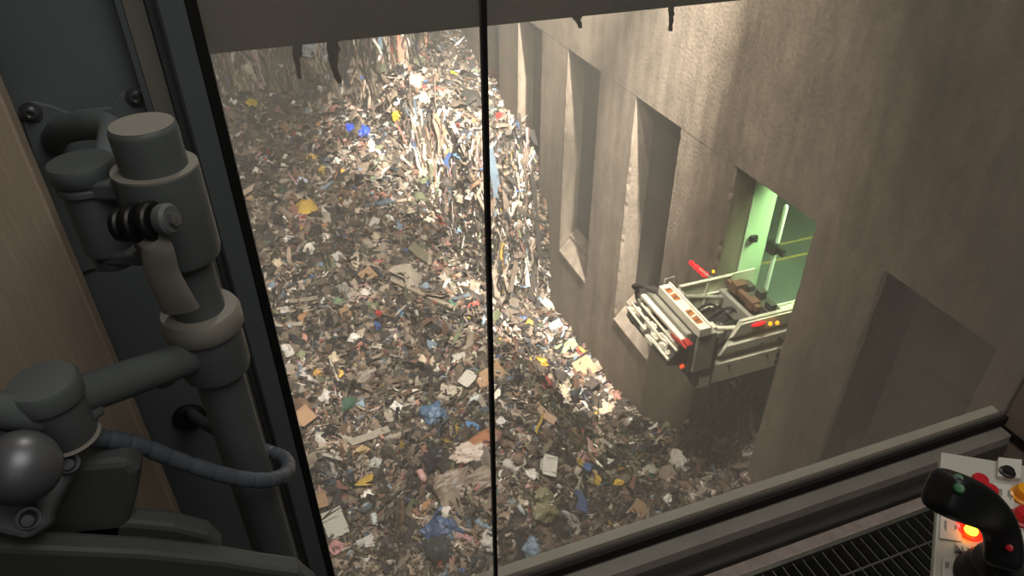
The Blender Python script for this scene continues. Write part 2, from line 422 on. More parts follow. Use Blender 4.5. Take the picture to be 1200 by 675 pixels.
    q = np.array([(2*k, 2*k+1, 2*k+3, 2*k+2) for k in range(g-1)])
    faces.append((off+np.arange(m)[:, None, None]*2*g+q[None]).reshape(-1, 4)); verts.append(W.reshape(-1, 3)); cols.append(np.repeat(col[a]*1.1, g-1, 0)); off += m*2*g
    return np.concatenate(verts), np.concatenate(faces), np.concatenate(cols)

def mesh_from(name, V, Qd, C, m):
    me = bpy.data.meshes.new(name)
    me.vertices.add(len(V)); me.vertices.foreach_set('co', V.astype(np.float32).ravel())
    me.loops.add(len(Qd)*4); me.loops.foreach_set('vertex_index', Qd.astype(np.int32).ravel())
    me.polygons.add(len(Qd)); me.polygons.foreach_set('loop_start', np.arange(len(Qd), dtype=np.int32)*4)
    me.update(calc_edges=True)
    at = me.attributes.new('tone', 'FLOAT_COLOR', 'FACE')
    at.data.foreach_set('color', np.concatenate([np.clip(C, 0, .92), np.ones((len(C), 1))], 1).astype(np.float32).ravel())
    me.materials.append(m)
    o = bpy.data.objects.new(name, me); COL.objects.link(o); return o
V, Qd, C = build_heap()
heap = mesh_from('refuse_heap', V, Qd, C, REFUSE)
tag(heap, 'vast heap of mixed household refuse filling the concrete bunker', 'refuse heap', kind='stuff')

# ------------------------------------------------------------------ the bunker wall (X = 13), with its row of loading bays
D = 13.0; PER = 6.02; ZTOP = -9.32; DEPTH = .85
bays = [(7.11+PER*k, 10.03+PER*k) for k in range(-1, 6)]      # near edge, far edge
bays = [(a, b+ (0.02*i)) for i, (a, b) in enumerate(bays)]
OPEN = (12.53, 16.02)
bays[2] = OPEN
bm = B()
def pillar(bm, y0, y1, zb, zt, thick):
    """pillar with worn, chipped arrises; open at the back"""
    zs = np.linspace(zb, zt, 90); rings = []
    for z in zs:
        c0, c1 = (.05+.05*abs(mnoise.noise((y0*3, z*2.1, 1)))+.05*random.random()**4 for _ in range(2))
        poly = [(D+thick, y0), (D+c0, y0), (D, y0+c0), (D, y1-c1), (D+c1, y1), (D+thick, y1)]
        rings.append([bm.verts.new((x, y, z)) for x, y in poly])
    for a, b in zip(rings, rings[1:]):
        for k in range(6): bm.faces.new((a[k], a[(k+1) % 6], b[(k+1) % 6], b[k]))
    bm.faces.new(rings[0]); bm.faces.new(rings[-1])
edges = [-3.0] + [v for b in bays for v in b] + [52.0]
for i in range(0, len(edges), 2):
    y0, y1 = edges[i], edges[i+1]
    pillar(bm, y0, y1, -26, ZTOP, DEPTH + .02)
box(bm, (D-.004, -3, ZTOP), (D+2.2, 52, 4))
for k_, (a, b) in enumerate(bays):
    if k_ != 2: box(bm, (D-.002, a-.06, -26), (D+2.2, b+.06, -19.42))
# shallow joint grooves are modelled as slim ledges along the lintel line
finish('wall_right', bm, CONC, origin=(0, 0, 0)); tag(bpy.data.objects['wall_right'], kind='structure')
bm = B()
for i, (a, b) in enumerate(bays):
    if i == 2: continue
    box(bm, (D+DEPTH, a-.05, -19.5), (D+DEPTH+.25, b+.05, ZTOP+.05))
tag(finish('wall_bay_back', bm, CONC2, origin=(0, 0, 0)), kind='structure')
# sloped concrete sills at the foot of each bay
for i, (a, b) in enumerate(bays[1:6]):
    bm = B()
    if i == 1: continue
    y0, y1 = a+.03, b-.03
    prism(bm, [(D-.05, y0, -19.5), (D-.05, y0, -19.38), (D+.48, y0, -18.78), (D+.50, y0, -18.60), (D+.85, y0, -18.25), (D+.85, y0, -19.5)], (0, 0, 0), (0, y1-y0, 0))
    o = finish('trim_bay_sill', bm, CONC, origin=((D+.4), (y0+y1)/2, -19.5)); tag(o, kind='structure')
# far end wall and the unseen near-left side of the bunker
bm = B(); box(bm, (-12, 50, -26), (15.2, 50.6, 6)); tag(finish('wall_back', bm, CONC, origin=(0, 50, -26)), kind='structure')
bm = B(); box(bm, (-10.2, 0.5, -26), (-9.2, 50, 6)); tag(finish('wall_left', bm, CONC, origin=(-10, 20, -26)), kind='structure')

# ------------------------------------------------------------------ tipping hall behind the open bay
bm = B(); box(bm, (D+2.2, 4, -15.4), (32, 40, -15)); box(bm, (D+.8, OPEN[0]-.05, -15.4), (D+2.25, OPEN[1]+.05, -15)); tag(finish('floor_tipping_hall', bm, HALLF, origin=(0, 0, 0)), kind='structure')
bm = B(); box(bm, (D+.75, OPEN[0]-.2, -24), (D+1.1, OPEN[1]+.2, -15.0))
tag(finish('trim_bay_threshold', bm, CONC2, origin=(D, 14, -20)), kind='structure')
bm = B(); box(bm, (D+DEPTH, OPEN[1]-.04, -15), (D+1.75, OPEN[1]+2.4, ZTOP+.3)); box(bm, (D+DEPTH, 9.6, -15), (D+1.75, OPEN[0]-.02, ZTOP+.3))
tag(finish('wall_hall_pier', bm, HALLP, origin=(D, 14, -15)), kind='structure')
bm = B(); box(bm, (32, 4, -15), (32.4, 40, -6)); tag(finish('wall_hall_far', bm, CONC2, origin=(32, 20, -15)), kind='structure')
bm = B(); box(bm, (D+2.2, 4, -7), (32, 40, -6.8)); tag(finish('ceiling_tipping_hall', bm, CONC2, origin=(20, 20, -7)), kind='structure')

pt = onZ(892, 361, -15)
pole = thing('barrier_post', (pt.x, pt.y, -15), 'slim white post standing on the green-lit hall floor beside the truck bay', 'post')
bm = B(); cyl(bm, pt, (pt.x, pt.y, -11.0), .07, seg=16); lathe(bm, (pt.x, pt.y, -11.0), (0, 0, 1), [(.07, 0), (.05, .05), (0, .06)], 16)
finish('shaft', bm, POLE, pole, smooth=True)
bm = B(); cyl(bm, (pt.x, pt.y, -15), (pt.x, pt.y, -14.93), .16, seg=20); finish('base_plate', bm, TRUCKG, pole)
bm = B(); zb = -12.75
box(bm, (pt.x-.2, pt.y-.1, zb), (pt.x+.02, pt.y+.25, zb+.42)); box(bm, (pt.x-.1, pt.y-.45, zb+.12), (pt.x+.04, pt.y, zb+.24)); box(bm, (pt.x-.1, pt.y-.45, zb+.3), (pt.x+.04, pt.y, zb+.36))
finish('control_box', bm, TRUCKB, pole, bevel=.02)
# little black fitting on the pale pier
bm = B(); q = Vector((D+1.15, OPEN[1]-.04, -12.0)); box(bm, q+Vector((-.13, -.14, -.1)), q+Vector((.13, 0, .1))); cyl(bm, q+Vector((0, -.14, 0)), q+Vector((0, -.22, -.05)), .06, seg=12)
tag(finish('wall_sensor', bm, TRUCKB, bevel=.02), 'small black sensor fixed to the pale pier inside the truck bay', 'sensor')

# ------------------------------------------------------------------ refuse truck tipping through the bay
YN, YF = 12.56, 14.98            # near and far flank
T = thing('refuse_truck', (13.5, 13.75, -15), 'cream refuse truck backed through the green-lit bay, its rear over the pit', 'truck')
def tb(name, m, boxes, par=None, bevel=.02):
    bm = B()
    for lo, hi in boxes: box(bm, lo, hi)
    return finish(name, bm, m, par or T, bevel=bevel)
# near flank: a stepped, ribbed panel
bm = B()
prof = [(0, -14.30), (0, -13.62), (.10, -13.52), (.10, -13.38), (.02, -13.30), (.02, -13.02), (.13, -12.92), (.13, -12.82), (.05, -12.74), (.05, -12.36), (.11, -12.36), (.11, -12.30), (.22, -12.30), (.22, -14.30)]
# rear edge slopes: lower skirt reaches further back than the top
def flank(bm, x_at, x1):
    a = [bm.verts.new((x_at(z), YN+dy, z)) for dy, z in prof]; b = [bm.verts.new((x1, YN+dy, z)) for dy, z in prof]
    bm.faces.new(a); bm.faces.new(list(reversed(b)))
    for k in range(len(prof)): bm.faces.new((a[k], b[k], b[(k+1) % len(prof)], a[(k+1) % len(prof)]))
flank(bm, lambda z: 10.78 + max(0, (z+13.6)*.55), 13.6)
sp = finish('side_panel', bm, TRUCKW, T)
for (x, z) in ((12.3, -13.2), (12.9, -13.16), (11.3, -13.75), (12.6, -13.75)):
    bm = B(); cyl(bm, (x, YN+.03, z), (x, YN-.03, z), .045, seg=12); finish('latch', bm, TRUCKD, sp)
bm = B(); box(bm, (12.95, YN-.012, -13.95), (13.15, YN+.01, -13.75)); finish('decal', bm, TRUCKD, sp); bm = B(); box(bm, (12.95, YN-.012, -14.2), (13.15, YN+.01, -14.05)); finish('decal', bm, TRUCKD, sp)
# rear corner skirt, separated by a dark seam
bm = B()
prism(bm, [(10.30, YN-.03, -14.34), (10.72, YN-.03, -14.34), (10.72, YN-.03, -13.72), (10.30, YN-.03, -13.86)], (0, 0, 0), (0, .3, 0))
finish('corner_skirt', bm, TRUCKW, T, bevel=.03)
tb('seam_strip', TRUCKB, [((10.72, YN, -14.3), (10.79, YN+.16, -13.0))])
tb('mud_flap', TRUCKB, [((10.16, YN-.05, -14.2), (10.32, YN+.25, -13.7)), ((9.95, YN+.02, -13.85), (10.25, YN+.4, -13.55))], bevel=.04)
# far flank (its inner face shows)
bm = B(); box(bm, (10.9, YF-.05, -14.3), (13.6, YF, -12.42))
for z in (-12.42, -12.95, -13.5): box(bm, (10.9, YF-.11, z-.05), (12.75, YF-.04, z))
for x in (10.9, 11.85, 12.7): box(bm, (x, YF-.11, -14.2), (x+.05, YF-.04, -12.42))
finish('far_side_panel', bm, TRUCKW, T, bevel=.012)
# hopper trough between the flanks
bm = B()
pr = [(10.35, -13.0), (10.9, -13.9), (11.6, -14.15), (12.3, -13.8), (12.75, -13.1), (12.85, -13.1), (12.85, -14.35), (10.35, -14.35)]
prism(bm, [Vector((x, YN+.22, z)) for x, z in pr], (0, 0, 0), (0, YF-YN-.27, 0))
hp = finish('hopper', bm, TRUCKD, T)
for k, (cx, cy, r) in enumerate(((11.55, 14.2, .42), (11.75, 13.9, .5), (11.3, 14.35, .33))):
    bm = B(); tube(bm, [(cx+r*1.25*math.cos(t), cy+r*.8*math.sin(t), -13.35+.32*math.sin(t*1.4+k)) for t in np.linspace(0, 5.6, 30)], .045, 8)
    finish('hydraulic_hose', bm, TRUCKB, T, smooth=True)
bm = B(); cyl(bm, (10.75, 12.95, -12.55), (12.25, 13.0, -12.95), .07, seg=16); cyl(bm, (12.2, 13.0, -12.93), (12.7, 13.0, -13.1), .04, seg=12)
box(bm, (10.6, 12.85, -12.72), (10.86, 13.1, -12.44)); finish('packer_cylinder', bm, TRUCKWH, T, smooth=True)
bm = B(); cyl(bm, (10.75, 14.6, -12.55), (12.25, 14.6, -12.95), .07, seg=16); box(bm, (10.6, 14.48, -12.72), (10.86, 14.72, -12.44)); finish('packer_cylinder', bm, TRUCKG, T, smooth=True)
tb('packer_blade', TRUCKG, [((12.35, YN+.25, -13.4), (12.5, YF-.1, -12.85)), ((11.0, 13.1, -13.35), (11.35, 13.5, -12.95)), ((11.1, 13.6, -13.7), (11.9, 14.0, -13.35)), ((10.6, 13.2, -13.1), (10.95, 14.4, -12.9))])
tb('front_brace', BROWN, [((12.55, 13.35, -12.75), (12.72, 14.9, -12.55)), ((12.5, 14.3, -12.75), (12.9, 14.6, -12.4)), ((12.5, 13.5, -12.8), (12.8, 13.8, -12.5))])
tb('front_manifold', TRUCKD, [((12.9, 12.9, -12.95), (13.4, 14.9, -12.75)), ((12.95, 13.2, -12.75), (13.15, 13.5, -12.5)), ((13.0, 13.8, -12.75), (13.25, 14.05, -12.45)), ((12.95, 14.3, -12.75), (13.2, 14.6, -12.55)), ((12.86, 13.0, -13.6), (13.0, 14.9, -12.9))])
# rear light beam
BX0, BX1, BZ = 9.98, 10.36, -12.02
rb = tb('rear_light_beam', TRUCKWH, [((BX0, 12.46, BZ-.28), (BX1, 14.66, BZ)), ((BX1-.06, 12.46, BZ), (BX1, 14.66, BZ+.06))], bevel=.015)
for y0, y1 in ((12.72, 13.34), (13.86, 14.46)):
    bm = B(); box(bm, (BX0+.06, y0, BZ-.005), (BX0+.26, y1, BZ+.012)); o = finish('warning_plate', bm, AMBERP, rb)
    for j in range(3):
        bm = B(); yy = y0+.06+j*.2; prism(bm, [(BX0+.07, yy, BZ+.013), (BX0+.07, yy+.07, BZ+.013), (BX0+.25, yy+.13, BZ+.013), (BX0+.25, yy+.06, BZ+.013)], (0, 0, 0), (0, 0, .004)); finish('chevron', bm, BROWN if j % 2 == 0 else TRUCKWH, rb)
tb('beam_bracket', TRUCKG, [((BX0+.04, 12.5, -13.6), (BX1+.25, 12.75, BZ-.28))]); tb('beam_bracket', TRUCKG, [((BX0+.1, 14.4, -13.6), (BX1+.1, 14.62, BZ-.28))])
tb('corner_post', TRUCKD, [((10.36, 12.52, -13.9), (10.72, 12.74, -12.5))])
# rear face with its bars, lamps and valve blocks
tb('tailgate', TRUCKD, [((9.95, 12.6, -13.75), (10.12, 15.1, BZ-.28))])
tb('tail_channel', TRUCKG, [((9.80, 12.75, -12.62), (9.98, 14.95, -12.34))])
rw = tb('tail_bar', TRUCKWH, [((9.62, 12.72, -12.56), (9.78, 15.0, -12.46))], bevel=.015)
tb('tail_bar_reflector', REDREF, [((9.60, 12.70, -12.66), (9.80, 13.2, -12.56)), ((9.66, 12.45, -12.52), (9.84, 12.74, -12.46)), ((9.58, 12.42, -12.56), (9.64, 12.9, -12.50))], bevel=.01)
bm = B(); prism(bm, [(9.95, 12.75, -12.75), (9.62, 12.75, -12.85), (9.30, 12.75, -13.22), (9.34, 12.75, -13.34), (9.95, 12.75, -13.5)], (0, 0, 0), (0, 2.4, 0)); finish('tail_tray', bm, TRUCKD, T, bevel=.01)
random.seed(21)
for k in range(34):
    y = 12.9+2.15*random.random(); t = random.random(); x = 9.72-.38*t; z = -12.74-.42*t
    s_ = (random.uniform(.05, .2), random.uniform(.04, .09))
    tb('valve_block', random.choice((TRUCKWH, TRUCKWH, TRUCKWH, TRUCKG, TRUCKD)), [((x-s_[1], y-s_[0], z-.1), (x+s_[1], y+s_[0], z+.03)), ((x-s_[1]*.5, y-s_[0]*.5, z), (x+s_[1]*.5, y+s_[0]*.5, z+.08))], bevel=.008)
for (x, y0, z0, y1, z1, r) in ((9.34, 12.75, -13.12, 13.75, -13.1, .045), (9.62, 13.0, -12.76, 14.9, -12.74, .035), (9.48, 13.3, -12.9, 15.2, -12.88, .035), (9.36, 14.1, -13.08, 15.2, -13.02, .04), (9.55, 12.72, -12.84, 13.3, -12.83, .04)):
    bm = B(); cyl(bm, (x, y0, z0), (x, y1, z1), r, seg=12); finish('tail_pipe', bm, TRUCKWH, T, smooth=True)
bm = B(); cyl(bm, (9.82, 12.68, -13.42), (9.72, 12.66, -13.42), .055, seg=16); finish('tail_lamp', bm, LAMP_O, T)
tb('tail_lamp_block', TRUCKG, [((9.7, 12.85, -13.55), (9.85, 13.15, -13.35))])
for pts_, r in (([(9.9, 15.05, -12.25), (9.7, 15.35, -12.5), (9.75, 15.3, -12.95), (9.9, 15.0, -13.1)], .05), ([(9.75, 15.2, -13.0), (9.5, 15.35, -13.3), (9.55, 15.1, -13.6), (9.8, 14.9, -13.5)], .045), ([(9.95, 14.75, -12.28), (9.7, 15.05, -12.2), (9.62, 15.45, -12.45), (9.85, 15.5, -12.75)], .06)):
    bm = B(); tube(bm, spline(pts_, 8), r, 8); finish('hydraulic_hose', bm, TRUCKD, T, smooth=True)
bm = B(); tube(bm, [(10.2, 14.75, -12.3), (10.25, 14.78, -11.92), (10.55, 14.8, -11.92), (10.6, 14.8, -12.35)], .03, 8); finish('grab_handle', bm, TRUCKG, T)
tb('far_corner_post', TRUCKG, [((10.3, 14.72, -13.6), (10.9, 14.95, -12.5))])
# low body and wheels inside the hall
tb('body_deck', TRUCKW, [((13.42, 12.72, -13.5), (19.5, 14.0, -13.3)), ((13.42, 13.94, -13.5), (19.5, 14.02, -13.24))])
tb('chassis', TRUCKD, [((11.0, 13.2, -14.5), (19.5, 13.45, -14.2)), ((11.0, 14.1, -14.5), (19.5, 14.35, -14.2)), ((13.4, 12.9, -14.3), (19.4, 14.0, -13.5))])
for x in (14.3, 15.6, 18.6):
    for y in (12.75, 14.45):
        bm = B(); lathe(bm, (x, y, -14.5), (0, 1, 0), [(0, .08), (.22, .06), (.26, 0), (.44, 0), (.5, .05), (.5, .27), (.44, .32), (.26, .32), (.22, .26), (0, .24)], 28)
        finish('wheel', bm, TRUCKB, T, smooth=True)
def lampobj(name, p, s, m, par, rot=None):
    bm = B(); lathe(bm, (0, 0, -s[2]), (0, 0, 1), [(s[0]*.9, 0), (s[0], s[2]*.5), (s[0]*.9, s[2]*1.3), (s[0]*.5, s[2]*1.9), (0, s[2]*2)], 16)
    bmesh.ops.transform(bm, verts=bm.verts, matrix=Matrix.Translation(p) @ (rot or Matrix()) @ Matrix.Diagonal((1, s[1]/s[0], 1, 1)))
    return finish(name, bm, m, par, smooth=True)
pR = onY(874, 374, 12.75)
lampobj('red_beacon_glow', onX(888, 378, 12.05), (.26, .10, .05), LAMP_R, T)
lampobj('amber_lamp', onX(903, 379, 12.35), (.06, .06, .05), LAMP_A, T)
lampobj('amber_lamp', onX(911, 378, 12.55), (.06, .06, .05), LAMP_A, T)
q = onX(818, 314, 12.1)
for k in range(4):  # one beacon's blurred streak, shaped as a row of glowing lenses
    p = onX(811+5*k, 308+4.3*k, 11.95+.08*k)
    lampobj('red_beacon_glow', p, (.08+.015*k, .13, .06), LAMP_R, T)
bm = B(); cyl(bm, onX(830, 324, 12.2), (12.2, YF, -12.5), .03, seg=8); cyl(bm, onX(811, 308, 11.95), onX(830, 324, 12.2), .03, seg=8); finish('beacon_bracket', bm, TRUCKG, T)
lampobj('amber_lamp', onX(836, 318, 12.3), (.05, .05, .04), LAMP_A, T)
lampobj('amber_lamp', onX(867, 340, 12.9), (.07, .07, .06), LAMP_A, T)
# spilled refuse under the truck's rear
bm = B()

# ------------------------------------------------------------------ concrete girder outside the window and the rags caught on it
GY = 4.0; gz = -1.145
bm = B(); box(bm, (-3, GY, gz), (9, GY+.55, gz+1.4)); tag(finish('trim_crane_girder', bm, BEAMC, origin=(0, GY, gz), bevel=.02), kind='structure')
def rag(px, py0, length, w, label, seed):
    p = onY(px, py0, GY+.02); random.seed(seed)
    n = 9; bm = B(); L = []
    for k in range(n):
        t = k/(n-1); c = Vector((p.x+.008*math.sin(t*5+seed)+.01*random.random(), p.y-.012, gz+.03-length*t))
        ww = w*(1-.75*t)*(.7+.6*random.random())
        L.append([bm.verts.new(c+Vector((s*ww/2, d*.012+.008*math.sin(3*s+k), 0))) for s, d in ((-1, -1), (0, -1.6), (1, -1), (1, 1), (0, 1.6), (-1, 1))])
    for a, b in zip(L, L[1:]):
        for k in range(6): bm.faces.new((a[k], a[(k+1) % 6], b[(k+1) % 6], b[k]))
    bm.faces.new(L[0]); bm.faces.new(L[-1])
    tag(finish('hanging_rag', bm, RAGM, smooth=True, origin=(p.x, p.y, gz)), label, 'rag', 'rags caught on the girder')
rag(345, 56, .20, .06, 'thin grimy rag hanging from the dark girder, farthest left of four', 1)
rag(388, 52, .25, .08, 'longest ragged dark strip hanging from the girder over the refuse', 2)
rag(676, 24, .09, .06, 'short wide rag hanging from the girder above the concrete bays', 3)
rag(785, 14, .17, .035, 'thin dark strip hanging from the girder over the plain concrete wall', 4)

# ------------------------------------------------------------------ pieces lying on the heap that can be told apart
def ico(sub=3):
    bm = B(); bmesh.ops.create_icosphere(bm, subdivisions=sub, radius=1); return bm
def bag_mesh(seed, knot=True, rough=.28, flat=.62):
    bm = ico(4); random.seed(seed); o = Vector((random.random()*50, random.random()*50, seed))
    for v in bm.verts:
        d = v.co.normalized()
        n = mnoise.noise(d*1.3+o)*.55+abs(mnoise.noise(d*3.1+o*2))*rough*1.5+abs(mnoise.noise(d*7+o))*.16
        v.co = d*(.82+n); v.co.z *= flat
        if knot and d.z > .82 and d.x > -.3:
            v.co += Vector((.1, 0, .9*(d.z-.82)/.18*.45)); v.co.x *= .75; v.co.y *= .75
        if v.co.z < -.3: v.co.z = -.3+(v.co.z+.3)*.2
    me = bpy.data.meshes.new('bag'); bm.to_mesh(me); bm.free()
    for p in me.polygons: p.use_smooth = True
    me.materials.append(BAG); return me
def sheet_mesh(seed, n=26, amp=.2, m=BAG):
    bm = B(); o = Vector((seed*3.3, seed*1.7, 0)); random.seed(seed)
    bmesh.ops.create_grid(bm, x_segments=n, y_segments=n, size=1)
    for v in bm.verts:
        p = v.co.copy(); e = .18*mnoise.noise(Vector((math.atan2(p.y, p.x)*1.5, seed, 0)))
        v.co.x *= 1+e; v.co.y *= 1-e
        v.co.z = amp*2.2*mnoise.noise(p*1.2+o)+amp*1.5*abs(mnoise.noise(p*2.6+o))+amp*.8*abs(mnoise.noise(p*6.5+o))+.16-.2*p.length
    r = bmesh.ops.solidify(bm, geom=bm.faces[:], thickness=.02)
    me = bpy.data.meshes.new('sheet'); bmesh.ops.recalc_face_normals(bm, faces=bm.faces); bm.to_mesh(me); bm.free()
    for p in me.polygons: p.use_smooth = True
    me.materials.append(m); return me
def board_mesh(seed, m=WOODY, t=.12):
    bm = B(); random.seed(seed)
    vs = box(bm, (-1, -.16, -t/2), (1, .16, t/2))
    bmesh.ops.subdivide_edges(bm, edges=[e for e in bm.edges if abs((e.verts[0].co-e.verts[1].co).x) > 1], cuts=6)
    for v in bm.verts: v.co += Vector((random.uniform(-.02, .02), random.uniform(-.02, .02), .05*v.co.x**2+random.uniform(-.008, .008)))
    me = bpy.data.meshes.new('board'); bm.to_mesh(me); bm.free(); me.materials.append(m); return me
def carton_mesh(seed):
    bm = B(); random.seed(seed)
    box(bm, (-1, -.72, -.42), (1, .72, .42))
    for s in (-1, 1):
        a = [bm.verts.new(c) for c in ((-1, s*.72, .42), (1, s*.72, .42), (.95, s*1.15, .62), (-.95, s*1.15, .55))]; bm.faces.new(a)
    bmesh.ops.subdivide_edges(bm, edges=bm.edges[:], cuts=2, use_grid_fill=True)
    for v in bm.verts: v.co += Vector((random.uniform(-.06, .06), random.uniform(-.06, .06), random.uniform(-.05, .05)))
    bmesh.ops.solidify(bm, geom=bm.faces[:], thickness=.04)
    me = bpy.data.meshes.new('carton'); bm.to_mesh(me); bm.free(); me.materials.append(CARD); return me
def bottle_mesh():
    bm = B(); lathe(bm, (-1, 0, 0), (1, 0, 0), [(.2, 0), (.3, .05), (.31, .5), (.27, .56), (.31, .62), (.31, 1.3), (.22, 1.6), (.1, 1.75), (.1, 1.85), (.13, 1.86), (.13, 2.0), (0, 2.0)], 18)
    me = bpy.data.meshes.new('bottle'); bm.to_mesh(me); bm.free()
    for p in me.polygons: p.use_smooth = True
    me.materials.append(BAG); return me
def cloth_mesh(seed):
    bm = B(); random.seed(seed)
    pts_ = spline([(-1, .1, 0), (-.5, .25+.2*random.random(), .05), (0, -.1, .12), (.5, -.25, .05), (1, .15*random.random(), 0)], 6)
    tube(bm, pts_, .2, 12, rfun=lambda t: (.16+.06*math.sin(9*t+seed), .27+.09*math.sin(6*t+seed*2)*math.cos(13*t)))
    for v in bm.verts: v.co += Vector([.06*mnoise.noise(v.co*5+Vector((seed+k*9, 0, 0))) for k in range(3)])
    me = bpy.data.meshes.new('cloth'); bm.to_mesh(me); bm.free()
    for p in me.polygons: p.use_smooth = True
    me.materials.append(RAGC); return me
RAGC = mat('loose_cloth', (200, 200, 200), rough=.9, var=.2, scale=9, bump=.4, bscale=18, objcolor=True, spec=.1)

BAGS = [bag_mesh(i) for i in range(5)]
TORN = [bag_mesh(10+i, False, .4, .5) for i in range(3)]
SHEETS = [sheet_mesh(i+1) for i in range(4)]
CARDS = [sheet_mesh(i+30, 6, .05, CARD) for i in range(3)]
BOARDS = [board_mesh(i) for i in range(3)]
CARTONS = [carton_mesh(i) for i in range(3)]
BOTTLE = bottle_mesh(); CLOTHS = [cloth_mesh(i) for i in range(3)]
LIB = dict(rubbish_bag=BAGS, torn_bag=TORN, plastic_sheet=SHEETS, cardboard_sheet=CARDS, timber_board=BOARDS, carton=CARTONS, plastic_bottle=[BOTTLE], cloth=CLOTHS)
CATS = dict(rubbish_bag='bag', torn_bag='bag', plastic_sheet='plastic sheet', cardboard_sheet='cardboard', timber_board='board', carton='carton', plastic_bottle='bottle', cloth='cloth')
used_names = {}
def lay(kind, px, py, wpx, hpx, ang, rgb, label, var=0, group=None, stand=.35, lift=.10, name=None):
    """lay a piece on the heap: wpx, hpx its size as seen (px at 1200 wide), ang its heading in degrees in the photo"""
    p = hit(px, py); n = heap_normal(p)
    depth = p.dot(FW); s = depth/F_PX
    lim = 12.9-max(wpx, hpx)*s*.55
    if p.x > lim: p = Vector((lim, p.y, float(heap_z(lim, p.y)))); n = heap_normal(p)
    n = (n*.8+(-p.normalized())*.55).normalized()              # pieces settle a little towards the open side
    a = R(ang); dirv = RT*math.cos(a)+UP*math.sin(a)
    view = -p.normalized(); dx = dirv - n*(dirv.dot(view)/max(.3, n.dot(view)))
    dx = (dx - n*dx.dot(n)); k1 = dx.length; dx.normalize(); dy = n.cross(dx)
    sx = wpx*s/2; sy = hpx*s/2/max(.62, n.dot(view))
    me = LIB[kind][var % len(LIB[kind])]
    o = bpy.data.objects.new(name or kind, me); COL.objects.link(o)
    sz = min(sx, sy)
    if kind in ('timber_board', 'plastic_bottle'): sy_, sz_ = (sy/.16, sy/.16) if kind == 'timber_board' else (sy/.31, sy/.31)
    elif kind == 'cloth': sy_, sz_ = sy/.3, sy/.3
    elif kind == 'carton': sy_, sz_ = sy/.8, sz
    else: sy_, sz_ = sy, sz*1.0
    o.matrix_world = Matrix.Translation(p+n*lift) @ Matrix((dx, dy, n)).transposed().to_4x4() @ Matrix.Diagonal((sx, sy_, sz_, 1))
    o.color = (*lin(rgb), 1)
    tag(o, label, CATS[kind] if not name else name.replace('_', ' ').split()[-1], group)
    return o

